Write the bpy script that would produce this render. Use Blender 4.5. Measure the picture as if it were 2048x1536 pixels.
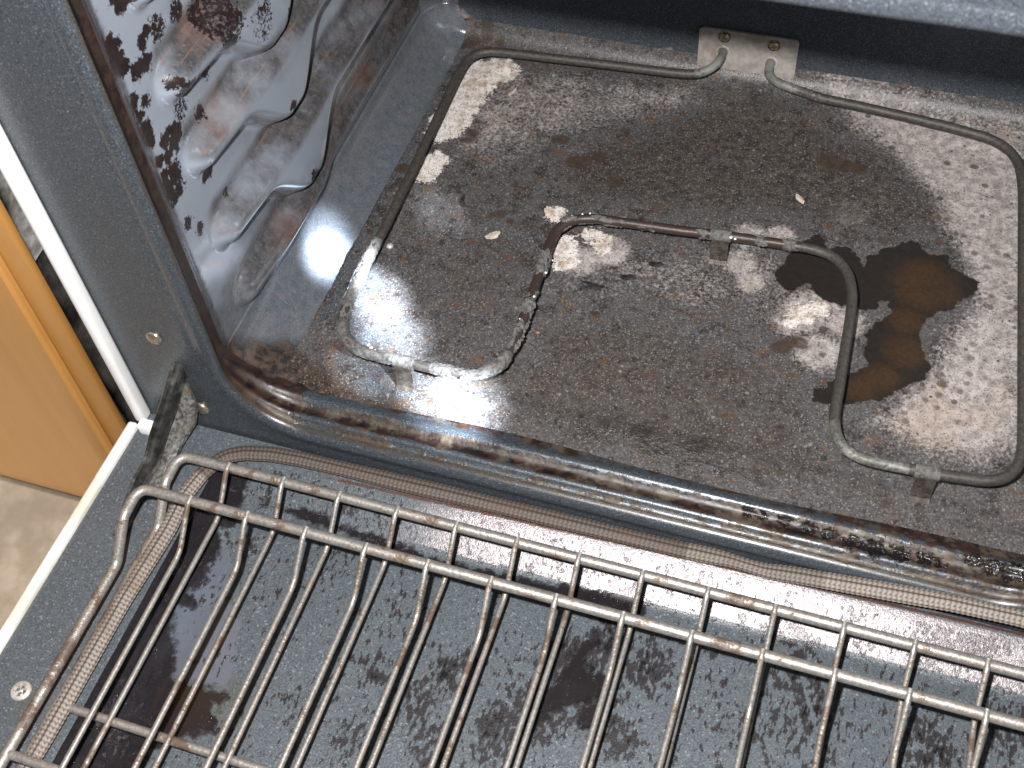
import bpy, bmesh, math, random
import numpy as np
from mathutils import Vector, Matrix

S = bpy.context.scene
for o in list(bpy.data.objects):
    bpy.data.objects.remove(o)

# ------------------------------------------------------------------ camera
cam = bpy.data.cameras.new('camera')
cam.sensor_width = 36.0
cam.lens = 42.658
cam.clip_start = 0.01
cam.clip_end = 50.0
cam_ob = bpy.data.objects.new('camera', cam)
S.collection.objects.link(cam_ob)
rot = Matrix([[0.947371, -0.215064, 0.237143], [0.31359, 0.772468, -0.552227], [-0.064421, 0.597529, 0.799255]])
cam_ob.matrix_world = Matrix.Translation(Vector((0.24798, -0.2386, 0.46246))) @ rot.to_4x4()
cam.dof.use_dof = True
cam.dof.focus_distance = 0.60
cam.dof.aperture_fstop = 26.0
S.camera = cam_ob

# ------------------------------------------------------------------ light
world = bpy.data.worlds.new('World')
S.world = world
world.use_nodes = True
bg = world.node_tree.nodes['Background']
bg.inputs['Color'].default_value = (0.62, 0.70, 0.82, 1)
bg.inputs['Strength'].default_value = 0.035

def lamp(name, kind, loc, energy, color=(1, 1, 1), target=None, **kw):
    l = bpy.data.lights.new(name, kind)
    l.energy = energy
    l.color = color
    for k, v in kw.items():
        setattr(l, k, v)
    o = bpy.data.objects.new(name, l)
    S.collection.objects.link(o)
    o.location = loc
    if target is not None:
        o.rotation_euler = (Vector(target) - Vector(loc)).to_track_quat('-Z', 'Y').to_euler()
    return o

# the camera's own flash, a few centimetres up and left of the lens
lamp('flash_light', 'POINT', (0.2134, -0.2257, 0.4818), 27.0, (1.0, 0.97, 0.95), shadow_soft_size=0.005)
# daylight of the kitchen window, behind and left of the stove front
lamp('window_light', 'AREA', (-1.10, -0.95, 0.55), 0.75, (1.0, 0.97, 0.92), (-0.42, 0.04, -0.25),
     shape='RECTANGLE', size=0.35, size_y=0.35, spread=math.radians(30))
# added area light at the unseen right wall, for reflections in the left wall
lamp('right_wall_fill', 'AREA', (0.374, 0.2, 0.13), 0.22, (0.86, 0.92, 1.0), (-0.02, 0.16, 0.1),
     shape='RECTANGLE', size=0.16, size_y=0.12)
# added spot lamps standing in for the bright reflections low in the oven
SPOT_FROM = Vector((1.3, -0.75, 1.3))
for (x, y), rad, e in zip([(0.0246, 0.1183), (0.0397, 0.0965), (0.0892, 0.0649), (0.0708, 0.069), (0.0364, 0.0698), (-0.0108, 0.1369), (0.0351, 0.1847), (0.0961, 0.0699), (-0.0204, 0.1501), (0.0451, 0.0999), (0.0845, 0.0551)],
                          (0.0074, 0.0058, 0.0068, 0.0062, 0.007, 0.0060, 0.008, 0.0050, 0.0042, 0.005, 0.005),
                          (0.9, 0.5, 0.8, 0.45, 0.12, 0.7, 0.07, 0.3, 0.22, 0.2, 0.3)):
    p = Vector((x, y, -0.003))
    d = (p - SPOT_FROM).length
    lamp('floor_glint_spot', 'SPOT', SPOT_FROM, 5200.0 * e, (0.80, 0.89, 1.0), p,
         spot_size=2 * math.atan(rad * 1.25 / d), spot_blend=1.0, shadow_soft_size=0.004)

S.view_settings.view_transform = 'Standard'
S.view_settings.look = 'None'
S.view_settings.exposure = 0.0
S.view_settings.gamma = 1.0

# ------------------------------------------------------------------ helpers
def link(o):
    S.collection.objects.link(o)
    return o

def empty(name, loc=(0, 0, 0), parent=None):
    o = link(bpy.data.objects.new(name, None))
    o.location = loc
    o.empty_display_size = 0.02
    if parent:
        o.parent = parent
    return o

def tag(o, label=None, cat=None, group=None, kind=None):
    for k, v in (('label', label), ('category', cat), ('group', group), ('kind', kind)):
        if v:
            o[k] = v
    return o

def mesh_obj(name, verts, faces, mat, parent=None, smooth=True, attrs=None, angle=None):
    me = bpy.data.meshes.new(name)
    me.from_pydata([tuple(map(float, v)) for v in verts], [], [tuple(map(int, f)) for f in faces])
    me.update()
    if attrs:
        for k, a in attrs.items():
            at = me.attributes.new(k, 'FLOAT', 'POINT')
            at.data.foreach_set('value', np.asarray(a, dtype=np.float32).ravel())
    me.polygons.foreach_set('use_smooth', [bool(smooth)] * len(me.polygons))
    if angle is not None:
        me.set_sharp_from_angle(angle=math.radians(angle))
    me.materials.append(mat)
    o = link(bpy.data.objects.new(name, me))
    if parent:
        o.parent = parent
    return o

def bm_obj(name, bm, mat, parent=None, smooth=True, angle=35):
    me = bpy.data.meshes.new(name)
    bmesh.ops.recalc_face_normals(bm, faces=bm.faces)
    bm.to_mesh(me)
    bm.free()
    me.polygons.foreach_set('use_smooth', [bool(smooth)] * len(me.polygons))
    if smooth and angle:
        me.set_sharp_from_angle(angle=math.radians(angle))
    me.materials.append(mat)
    o = link(bpy.data.objects.new(name, me))
    if parent:
        o.parent = parent
    return o

def box_bm(lo, hi, bevel=0.0, seg=2, bm=None):
    b = bm or bmesh.new()
    r = bmesh.ops.create_cube(b, size=1.0)
    for v in r['verts']:
        v.co = Vector([lo[i] + (v.co[i] + 0.5) * (hi[i] - lo[i]) for i in range(3)])
    if bevel:
        es = list({e for v in r['verts'] for e in v.link_edges})
        bmesh.ops.bevel(b, geom=es, offset=bevel, segments=seg, affect='EDGES', profile=0.5)
    return b

def grid_faces(nu, nv, flip=False):
    i = np.arange(nu - 1)[:, None] * nv + np.arange(nv - 1)[None, :]
    q = np.stack([i, i + nv, i + nv + 1, i + 1], -1).reshape(-1, 4)
    return q[:, ::-1] if flip else q

def smoothstep(a, b, x):
    t = np.clip((x - a) / (b - a), 0, 1)
    return t * t * (3 - 2 * t)

def poly_sdf(X, Y, poly):
    """signed distance, positive inside"""
    px, py = X.ravel(), Y.ravel()
    d = np.full(px.shape, 1e9)
    ins = np.zeros(px.shape, bool)
    n = len(poly)
    for k in range(n):
        ax, ay = poly[k]; bx, by = poly[(k + 1) % n]
        ex, ey = bx - ax, by - ay
        wx, wy = px - ax, py - ay
        t = np.clip((wx * ex + wy * ey) / (ex * ex + ey * ey + 1e-15), 0, 1)
        d = np.minimum(d, (wx - ex * t) ** 2 + (wy - ey * t) ** 2)
        c = ((ay <= py) & (by > py)) | ((by <= py) & (ay > py))
        xs = ax + (py - ay) / (ey if abs(ey) > 1e-12 else 1e-12) * ex
        ins ^= c & (px < xs)
    d = np.sqrt(d)
    return np.where(ins, d, -d).reshape(X.shape)

def circ_sdf(X, Y, circles):
    d = np.full(X.shape, -1.0)
    for cx, cy, r in circles:
        d = np.maximum(d, r - np.hypot(X - cx, Y - cy))
    return d

def round_path(pts, rad, seg=8, closed=False):
    """polyline with filleted corners"""
    pts = [Vector(p) for p in pts]
    n = len(pts)
    out = []
    for i, p in enumerate(pts):
        r = rad[i] if isinstance(rad, (list, tuple)) else rad
        if (not closed and i in (0, n - 1)) or r <= 0:
            out.append(p)
            continue
        a, b = pts[i - 1], pts[(i + 1) % n]
        u, v = (a - p).normalized(), (b - p).normalized()
        ang = u.angle(v)
        if ang > math.pi - 0.02:
            out.append(p)
            continue
        t = min(r / math.tan(ang / 2), (a - p).length * 0.49, (b - p).length * 0.49)
        p0, p1 = p + u * t, p + v * t
        for k in range(seg + 1):
            s = k / seg
            out.append((1 - s) ** 2 * p0 + 2 * s * (1 - s) * p + s * s * p1)
    return out

def resample(pts, step, closed=False):
    pts = [Vector(p) for p in pts]
    if closed:
        pts = pts + [pts[0]]
    L = [0.0]
    for a, b in zip(pts, pts[1:]):
        L.append(L[-1] + (b - a).length)
    n = max(2, int(L[-1] / step))
    out = []
    j = 0
    for i in range(n + (0 if closed else 1)):
        t = L[-1] * i / n
        while j < len(L) - 2 and L[j + 1] < t:
            j += 1
        s = (t - L[j]) / max(L[j + 1] - L[j], 1e-9)
        out.append(pts[j].lerp(pts[j + 1], s))
    return out

def tube_arrays(path, radius, ns=10, closed=False, up=Vector((0, 0, 1)), caps=True, shape=None):
    """vertices, faces of a tube; radius may be a function (i, theta, s); shape=(a,b) scales side/up"""
    path = [Vector(p) for p in path]
    n = len(path)
    V, s = [], 0.0
    for i, p in enumerate(path):
        if closed:
            t = (path[(i + 1) % n] - path[i - 1])
        else:
            t = path[min(i + 1, n - 1)] - path[max(i - 1, 0)]
        t.normalize()
        u = up
        if abs(t.dot(u)) > 0.95:
            u = Vector((0, 1, 0))
        side = t.cross(u).normalized()
        w = side.cross(t).normalized()
        if i:
            s += (p - path[i - 1]).length
        for k in range(ns):
            th = 2 * math.pi * k / ns
            r = radius(i, th, s) if callable(radius) else radius
            a, b = shape or (1, 1)
            V.append(p + side * (math.cos(th) * r * a) + w * (math.sin(th) * r * b))
    F = []
    for i in range(n if closed else n - 1):
        for k in range(ns):
            a, b = i * ns + k, i * ns + (k + 1) % ns
            c, d = ((i + 1) % n) * ns + (k + 1) % ns, ((i + 1) % n) * ns + k
            F.append((a, b, c, d))
    if caps and not closed:
        F.append(tuple(range(ns))[::-1])
        F.append(tuple((n - 1) * ns + k for k in range(ns)))
    return V, F

def tube(name, path, radius, mat, parent=None, **kw):
    V, F = tube_arrays(path, radius, **kw)
    return mesh_obj(name, V, F, mat, parent, True, angle=50)

# ------------------------------------------------------------------ node helper
class NT:
    def __init__(self, name):
        self.m = bpy.data.materials.new(name)
        self.m.use_nodes = True
        self.t = self.m.node_tree
        self.b = self.t.nodes['Principled BSDF']
        self.tc = self.t.nodes.new('ShaderNodeTexCoord')
        self.co = self.tc.outputs['Object']
    def new(self, kind):
        return self.t.nodes.new(kind)
    def put(self, sock, v):
        if isinstance(v, bpy.types.NodeSocket):
            self.t.links.new(v, sock)
        elif isinstance(v, (tuple, list)) and len(v) == 3 and sock.type == 'RGBA':
            sock.default_value = (*v, 1)
        else:
            sock.default_value = v
    def noise(self, scale, detail=3, rough=0.55, dist=0.0, co=None, off=None, out='Fac'):
        n = self.new('ShaderNodeTexNoise')
        c = co or self.co
        if off is not None:
            c = self.vmath('ADD', c, off)
        self.put(n.inputs['Vector'], c)
        n.inputs['Scale'].default_value = scale
        n.inputs['Detail'].default_value = detail
        n.inputs['Roughness'].default_value = rough
        n.inputs['Distortion'].default_value = dist
        return n.outputs[out]
    def voro(self, scale, out='Distance', co=None, feature='F1', rand=1.0):
        n = self.new('ShaderNodeTexVoronoi')
        n.feature = feature
        self.put(n.inputs['Vector'], co or self.co)
        n.inputs['Scale'].default_value = scale
        n.inputs['Randomness'].default_value = rand
        return n.outputs[out]
    def vmath(self, op, a, b):
        n = self.new('ShaderNodeVectorMath')
        n.operation = op
        self.put(n.inputs[0], a)
        self.put(n.inputs[1], b)
        return n.outputs[0]
    def math(self, op, a, b=0.0, clamp=False):
        n = self.new('ShaderNodeMath')
        n.operation = op
        n.use_clamp = clamp
        self.put(n.inputs[0], a)
        self.put(n.inputs[1], b)
        return n.outputs[0]
    def add(self, a, b): return self.math('ADD', a, b)
    def sub(self, a, b): return self.math('SUBTRACT', a, b)
    def mul(self, a, b): return self.math('MULTIPLY', a, b)
    def step(self, x, lo, hi):
        """0 at lo, 1 at hi, smooth"""
        n = self.new('ShaderNodeMapRange')
        n.interpolation_type = 'SMOOTHSTEP'
        self.put(n.inputs['Value'], x)
        n.inputs['From Min'].default_value = lo
        n.inputs['From Max'].default_value = hi
        return n.outputs['Result']
    def ramp(self, x, lo, hi, a, b):
        n = self.new('ShaderNodeMapRange')
        self.put(n.inputs['Value'], x)
        n.inputs['From Min'].default_value = lo
        n.inputs['From Max'].default_value = hi
        n.inputs['To Min'].default_value = a
        n.inputs['To Max'].default_value = b
        return n.outputs['Result']
    def mix(self, f, a, b, mode='MIX'):
        n = self.new('ShaderNodeMix')
        n.data_type = 'RGBA'
        n.blend_type = mode
        self.put(n.inputs[0], f)
        self.put(n.inputs[6], a)
        self.put(n.inputs[7], b)
        return n.outputs[2]
    def fmix(self, f, a, b):
        n = self.new('ShaderNodeMix')
        n.data_type = 'FLOAT'
        self.put(n.inputs[0], f)
        self.put(n.inputs[2], a)
        self.put(n.inputs[3], b)
        return n.outputs[0]
    def attr(self, name):
        n = self.new('ShaderNodeAttribute')
        n.attribute_name = name
        return n.outputs['Fac']
    def bump(self, h, strength=0.3, dist=0.001, normal=None):
        n = self.new('ShaderNodeBump')
        self.put(n.inputs['Height'], h)
        n.inputs['Strength'].default_value = strength
        n.inputs['Distance'].default_value = dist
        if normal is not None:
            self.put(n.inputs['Normal'], normal)
        return n.outputs['Normal']
    def set(self, **kw):
        names = dict(color='Base Color', rough='Roughness', metal='Metallic', normal='Normal', spec='Specular IOR Level',
                     coat='Coat Weight', coat_rough='Coat Roughness', ior='IOR', coat_normal='Coat Normal')
        for k, v in kw.items():
            self.put(self.b.inputs[names[k]], v)
        return self.m

def grain(n, k=1.0):
    """fine metal-flake speckle of the porcelain enamel: returns (base colour, bump height)"""
    g1 = n.noise(2400 * k, 2, 0.7)
    g2 = n.noise(700 * k, 3, 0.6, off=(3.1, 1.7, 0.4))
    v = n.voro(2500 * k, 'Color')
    sp = n.new('ShaderNodeSeparateColor')
    n.put(sp.inputs[0], v)
    c = n.mix(n.step(g1, 0.36, 0.70), (0.028, 0.035, 0.044), (0.094, 0.111, 0.130))
    c = n.mix(n.mul(n.step(g2, 0.52, 0.75), 0.45), c, (0.085, 0.11, 0.135))
    c = n.mix(n.step(sp.outputs[0], 0.94, 0.98), c, (0.17, 0.19, 0.21))
    c = n.mix(n.step(sp.outputs[1], 0.88, 0.93), c, (0.024, 0.027, 0.032))
    return c, g1, sp.outputs[2]

# ---- blue-grey speckled enamel of the front frame, with grime along the lip
def mat_frame():
    n = NT('speckled_enamel_frame')
    c, g, r3 = grain(n)
    n1 = n.noise(38, 5, 0.62)
    n2 = n.noise(190, 4, 0.6, off=(1, 2, 3))
    c = n.mix(n.mul(n.step(n1, 0.45, 0.8), 0.3), c, (0.055, 0.068, 0.076))
    gr = n.attr('grime')                     # 0..1 inside the lip
    edge = n.attr('edge')                    # rust-olive line along the lip
    wear = n.add(gr, n.mul(n.sub(n1, 0.5), 0.9))
    wear = n.add(wear, n.mul(n.sub(n2, 0.5), 0.7))
    gm = n.step(wear, 0.42, 0.60)
    grime_c = n.mix(n.step(n2, 0.35, 0.66), (0.008, 0.005, 0.005), (0.034, 0.016, 0.010))
    grime_c = n.mix(n.step(n.noise(95, 4, 0.7, off=(9, 1, 1)), 0.46, 0.62), grime_c, n.mix(n.attr('floorside'), (0.022, 0.015, 0.010), (0.075, 0.060, 0.042)))
    c = n.mix(gm, c, grime_c)
    em = n.step(n.add(edge, n.mul(n.sub(n2, 0.5), 1.3)), 0.40, 0.75)
    c = n.mix(n.mul(em, 0.55), c, n.mix(n1, (0.035, 0.034, 0.016), (0.07, 0.035, 0.014)))
    tar = n.step(n.add(n.attr('tar'), n.mul(n.sub(n.noise(420, 4, 0.7), 0.5), 0.012)), -0.001, 0.001)
    c = n.mix(tar, c, (0.008, 0.006, 0.006))
    rough = n.fmix(gm, n.ramp(r3, 0, 1, 0.22, 0.42), n.ramp(n2, 0.3, 0.7, 0.32, 0.6))
    rough = n.fmix(tar, rough, 0.12)
    h = n.add(n.mul(g, 0.10), n.mul(n.mul(n2, gm), 0.6))
    h = n.add(h, n.mul(n.mul(n.noise(520, 3, 0.6), tar), 2.2))
    return n.set(color=c, rough=rough, normal=n.bump(h, 0.5, 0.0012), spec=0.5, metal=n.fmix(gm, 0.25, 0.0), coat=n.fmix(gm, 0.22, 0.04), coat_rough=0.2)

# ---- floor pan
def mat_floor():
    n = NT('burnt_enamel_floor')
    base, g, r3 = grain(n, 1.0)
    a = {k: n.attr(k) for k in ('ash', 'white', 'soot', 'stain', 'orange', 'corner', 'spots', 'clean', 'crust', 'rings')}
    nA = n.noise(55, 6, 0.65)
    nB = n.noise(210, 5, 0.68, off=(4, 2, 0))
    nC = n.noise(620, 3, 0.7, off=(7, 3, 0))
    nD = n.noise(18, 4, 0.6, off=(1, 8, 0))
    # brown-grey burnt film over most of the pan
    nF = n.noise(1300, 2, 0.65, off=(3, 3, 3))
    film_c = n.mix(n.step(n.add(n.mul(nC, 0.45), n.mul(nF, 0.55)), 0.33, 0.68), (0.040, 0.038, 0.038), (0.128, 0.120, 0.117))
    film_c = n.mix(n.mul(n.step(nA, 0.48, 0.75), 0.45), film_c, (0.075, 0.058, 0.048))
    film = n.step(n.add(n.mul(a['clean'], -1.0), n.add(n.mul(n.sub(nA, 0.5), 0.9), n.mul(n.sub(nB, 0.5), 0.7))), -1.45, -0.5)
    c = n.mix(n.mul(film, 0.92), base, film_c)
    mot = n.noise(105, 4, 0.7, off=(2, 9, 0))
    c = n.mix(n.mul(n.step(mot, 0.48, 0.63), 0.80), c, n.mix(n.step(nC, 0.4, 0.7), (0.018, 0.014, 0.013), (0.075, 0.06, 0.052)))
    c = n.mix(n.mul(n.step(n.noise(80, 4, 0.7, off=(6, 1, 3)), 0.55, 0.70), 0.7), c, (0.115, 0.066, 0.038))
    c = n.mix(n.mul(n.step(n.noise(120, 4, 0.7, off=(1, 1, 7)), 0.60, 0.74), 0.55), c, (0.15, 0.145, 0.15))
    # pale ash dust
    ashf = n.add(a['ash'], n.add(n.mul(n.sub(nA, 0.5), 0.8), n.mul(n.sub(nC, 0.5), 1.5)))
    ashm = n.step(ashf, 0.30, 0.95)
    ash_c = n.mix(n.step(nB, 0.35, 0.65), (0.26, 0.225, 0.215), (0.50, 0.455, 0.43))
    ash_c = n.mix(n.mul(n.step(nD, 0.5, 0.7), 0.5), ash_c, (0.36, 0.27, 0.20))
    c = n.mix(n.mul(ashm, 0.92), c, ash_c)
    # dark burnt soot
    sf = n.add(a['soot'], n.add(n.mul(n.sub(nA, 0.5), 0.8), n.mul(n.sub(nB, 0.5), 0.8)))
    sm = n.step(sf, 0.25, 0.95)
    soot_c = n.mix(n.step(n.add(n.mul(nC, 0.5), n.mul(nB, 0.5)), 0.34, 0.70), (0.020, 0.017, 0.016), (0.105, 0.088, 0.076))
    soot_c = n.mix(n.mul(n.step(n.noise(1500, 2, 0.6), 0.64, 0.74), 0.7), soot_c, (0.16, 0.14, 0.13))  # tiny pale glints put into the soot colour
    c = n.mix(n.mul(sm, 0.93), c, soot_c)
    # brown corner grime
    cf = n.add(a['corner'], n.add(n.mul(n.sub(nA, 0.5), 0.9), n.mul(n.sub(nB, 0.5), 0.9)))
    cm = n.step(cf, 0.28, 0.75)
    corner_c = n.mix(n.step(nB, 0.36, 0.64), (0.014, 0.010, 0.008), (0.075, 0.048, 0.030))
    c = n.mix(n.mul(cm, 0.9), c, corner_c)
    # scattered pin spots (dark, rust, pale)
    v1 = n.voro(135)
    sep = n.new('ShaderNodeSeparateColor')
    n.put(sep.inputs[0], n.voro(135, 'Color'))
    rr = n.ramp(sep.outputs[0], 0.0, 1.0, -0.55, 0.30)
    pin = n.step(n.sub(v1, rr), 0.06, 0.0)
    pin_c = n.mix(n.step(sep.outputs[1], 0.45, 0.55), (0.025, 0.02, 0.018), (0.095, 0.055, 0.032))
    c = n.mix(n.mul(pin, 0.75), c, pin_c)
    v2 = n.voro(330)
    sep2 = n.new('ShaderNodeSeparateColor')
    n.put(sep2.inputs[0], n.voro(330, 'Color'))
    fleck = n.step(n.sub(v2, n.ramp(sep2.outputs[0], 0.6, 1.0, -0.2, 0.28)), 0.05, 0.0)
    c = n.mix(n.mul(fleck, 0.8), c, n.mix(n.step(sep2.outputs[1], 0.62, 0.66), (0.014, 0.012, 0.012), (0.22, 0.20, 0.19)))
    # white scale
    wf = n.add(n.add(a['white'], 0.0040), n.add(n.mul(n.sub(nB, 0.5), 0.010), n.mul(n.sub(nC, 0.5), 0.009)))
    wm = n.step(wf, -0.0004, 0.0012)
    white_c = n.mix(n.step(nB, 0.36, 0.6), (0.42, 0.34, 0.27), (0.74, 0.70, 0.66))
    white_c = n.mix(n.step(nC, 0.62, 0.70), white_c, (0.12, 0.09, 0.07))
    c = n.mix(n.mul(wm, 0.95), c, white_c)
    gv = n.new('ShaderNodeSeparateColor')
    n.put(gv.inputs[0], n.voro(1700, 'Color'))
    c = n.mix(n.mul(n.step(gv.outputs[0], 0.84, 0.94), 0.55), c, (0.022, 0.019, 0.018))
    c = n.mix(n.mul(n.step(gv.outputs[1], 0.88, 0.98), 0.48), c, (0.30, 0.285, 0.275))
    c = n.mix(n.mul(n.step(n.noise(480, 4, 0.72, off=(8, 0, 4)), 0.63, 0.70), 0.75), c, (0.115, 0.062, 0.036))
    # individual brown and black burn spots
    pf = n.add(a['spots'], n.add(n.mul(n.sub(nB, 0.5), 0.006), n.mul(n.sub(nC, 0.5), 0.004)))
    pm = n.step(pf, -0.0005, 0.0012)
    c = n.mix(n.mul(pm, 0.85), c, n.mix(nB, (0.012, 0.010, 0.008), (0.085, 0.055, 0.035)))
    # halo of small rings round the big stain
    v3 = n.voro(150, co=n.vmath('ADD', n.co, (0.3, 0.2, 0)))
    ring = n.mul(n.step(v3, 0.36, 0.16), n.step(n.add(a['rings'], n.mul(n.sub(nA, 0.5), 1.2)), 0.35, 0.8))
    c = n.mix(n.mul(ring, 0.7), c, (0.075, 0.050, 0.034))
    # big smooth black-brown stain
    tf = n.add(a['stain'], n.add(n.mul(n.sub(n.noise(150, 5, 0.66), 0.5), 0.010), n.mul(n.sub(nC, 0.5), 0.0025)))
    tm = n.step(tf, -0.0002, 0.0006)
    of = n.mul(n.step(n.add(a['orange'], n.add(n.mul(n.sub(nA, 0.5), 0.8), n.mul(n.sub(nC, 0.5), 0.9))), 0.1, 1.5), 0.8)
    st_c = n.mix(n.mul(of, 0.85), n.mix(nB, (0.013, 0.011, 0.010), (0.030, 0.024, 0.020)), n.mix(nC, (0.028, 0.017, 0.010), (0.11, 0.056, 0.022)))
    c = n.mix(tm, c, st_c)
    # black tarry crust near the front lip
    kf = n.add(a['crust'], n.add(n.mul(n.sub(nA, 0.5), 1.0), n.mul(n.sub(nB, 0.5), 1.1)))
    km = n.step(kf, 0.48, 0.9)
    c = n.mix(n.mul(km, 0.9), c, n.mix(nC, (0.008, 0.007, 0.007), (0.055, 0.046, 0.042)))
    rough = n.fmix(a['clean'], n.ramp(nB, 0.3, 0.7, 0.40, 0.58), n.ramp(nB, 0.3, 0.7, 0.20, 0.34))
    rough = n.fmix(n.mul(ashm, 0.8), rough, 0.8)
    rough = n.fmix(wm, rough, 0.9)
    rough = n.fmix(tm, rough, 0.24)
    rough = n.fmix(km, rough, 0.22)
    h = n.add(n.mul(gv.outputs[2], 0.16), n.mul(g, 0.12))
    h = n.add(h, n.mul(nB, n.fmix(tm, 0.45, 0.05)))
    h = n.add(h, n.mul(nC, n.fmix(tm, 0.26, 0.04)))
    h = n.add(h, n.mul(wm, 0.35))
    h = n.add(h, n.mul(n.mul(km, nB), 1.6))
    h = n.sub(h, n.mul(tm, 0.12))
    return n.set(color=c, rough=rough, normal=n.bump(h, 0.55, 0.0011), spec=0.5)

# ---- ribbed side wall
def mat_wall():
    n = NT('painted_sheen_enamel_wall')
    base, g, r3 = grain(n)
    film = n.attr('film')
    fl = n.attr('fleck')
    flr = n.attr('fleckzone')
    front = n.attr('front')
    low = n.attr('low')
    nA = n.noise(60, 5, 0.62)
    nB = n.noise(210, 5, 0.66, off=(5, 1, 2))
    nC = n.noise(640, 3, 0.7, off=(2, 2, 2))
    c = n.mix(n.mul(n.step(nA, 0.2, 0.8), 0.3), (0.23, 0.265, 0.315), (0.30, 0.34, 0.39))  # lighter blue-grey than the enamel: its bright reflection put into the base colour
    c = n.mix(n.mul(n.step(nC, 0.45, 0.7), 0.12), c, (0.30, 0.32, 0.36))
    # speckled enamel shows low on the wall where the painted-in reflection ends
    lm = n.step(n.add(low, n.mul(n.sub(nA, 0.5), 0.8)), 0.2, 0.8)
    c = n.mix(n.mul(lm, 0.85), c, n.mix(n.mul(n.step(nB, 0.35, 0.65), 0.6), base, n.mix(nC, (0.07, 0.066, 0.066), (0.15, 0.143, 0.142))))
    # brown baked film on the ledges
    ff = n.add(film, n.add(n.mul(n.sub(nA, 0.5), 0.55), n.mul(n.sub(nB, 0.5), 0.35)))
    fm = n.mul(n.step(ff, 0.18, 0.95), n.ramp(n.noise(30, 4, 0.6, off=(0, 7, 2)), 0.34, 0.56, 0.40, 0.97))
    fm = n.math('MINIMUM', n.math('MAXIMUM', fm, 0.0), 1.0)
    film_c = n.mix(n.step(nB, 0.34, 0.66), (0.020, 0.016, 0.014), (0.062, 0.050, 0.045))
    film_c = n.mix(n.step(nC, 0.52, 0.72), film_c, (0.115, 0.10, 0.094))
    film_c = n.mix(n.mul(n.step(n.noise(24, 3, 0.5, off=(3, 0, 0)), 0.52, 0.66), 0.5), film_c, (0.15, 0.065, 0.035))
    lines = n.noise(330, 3, 0.6, co=n.vmath('MULTIPLY', n.co, (1.0, 0.06, 1.0)))
    film_c = n.mix(n.mul(n.step(lines, 0.60, 0.68), 0.55), film_c, (0.20, 0.085, 0.045))
    film_c = n.mix(n.mul(n.step(lines, 0.44, 0.32), 0.6), film_c, (0.022, 0.016, 0.014))
    c = n.mix(n.mul(fm, 0.92), c, film_c)
    # peeled black carbon
    kf = n.add(n.add(fl, 0.0022), n.add(n.mul(n.sub(n.noise(330, 5, 0.7), 0.5), 0.0100), n.mul(n.sub(nC, 0.5), 0.004)))
    km = n.step(kf, -0.0003, 0.0004)
    k2 = n.step(n.add(n.mul(flr, 0.36), n.add(n.sub(n.noise(560, 5, 0.75, off=(0, 0, 5)), 0.5), n.mul(n.sub(nA, 0.5), 0.5))), 0.30, 0.34)
    km = n.math('MAXIMUM', km, n.mul(k2, n.step(flr, 0.08, 0.2)))
    c = n.mix(km, c, n.mix(nB, (0.006, 0.004, 0.005), (0.026, 0.015, 0.014)))
    # reddish-brown band behind the front lip
    rf = n.step(n.add(front, n.mul(n.sub(nB, 0.5), 0.9)), 0.25, 0.8)
    c = n.mix(n.mul(rf, 0.9), c, n.mix(nB, (0.012, 0.009, 0.009), (0.055, 0.030, 0.028)))
    cf = n.add(n.attr('corner'), n.add(n.mul(n.sub(nA, 0.5), 0.9), n.mul(n.sub(nB, 0.5), 0.9)))
    cm = n.step(cf, 0.28, 0.75)
    c = n.mix(n.mul(cm, 0.9), c, n.mix(n.step(nB, 0.36, 0.64), (0.014, 0.010, 0.008), (0.075, 0.048, 0.030)))
    fm = n.math('MAXIMUM', fm, cm)
    dirt = n.math('MAXIMUM', n.math('MAXIMUM', fm, km), n.math('MAXIMUM', n.mul(rf, 0.7), n.mul(lm, 0.6)))
    rough = n.fmix(dirt, 0.14, n.ramp(nB, 0.3, 0.7, 0.20, 0.38))
    h = n.add(n.mul(n.mul(nB, dirt), 0.5), n.mul(n.mul(nC, dirt), 0.4))
    return n.set(color=c, rough=rough, normal=n.bump(h, 0.4, 0.0008), spec=0.8, coat=n.fmix(dirt, 0.8, 0.15), coat_rough=0.08)

def mat_plain_enamel(name, dark=0.0):
    n = NT(name)
    c, g, r3 = grain(n)
    nA = n.noise(30, 5, 0.6)
    nB = n.noise(170, 4, 0.6)
    c = n.mix(n.mul(n.step(nA, 0.5, 0.8), 0.5), c, (0.11, 0.11, 0.11))
    pale = n.step(n.add(n.attr('pale'), n.add(n.mul(n.sub(nB, 0.5), 1.3), n.mul(n.sub(nA, 0.5), 0.8))), 0.4, 1.0)
    c = n.mix(n.mul(pale, 0.85), c, n.mix(nB, (0.20, 0.16, 0.14), (0.42, 0.36, 0.33)))
    bl = n.step(n.add(n.attr('black'), n.add(n.mul(n.sub(nB, 0.5), 0.010), n.mul(n.sub(nA, 0.5), 0.004))), -0.0004, 0.0008)
    c = n.mix(n.mul(bl, 0.9), c, n.mix(nB, (0.012, 0.010, 0.008), (0.08, 0.06, 0.04)))
    if dark:
        c = n.mix(dark, c, (0.012, 0.012, 0.014))
    return n.set(color=c, rough=n.ramp(r3, 0, 1, 0.42, 0.6), normal=n.bump(g, 0.5, 0.0006), metal=0.25, spec=0.2)

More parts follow.
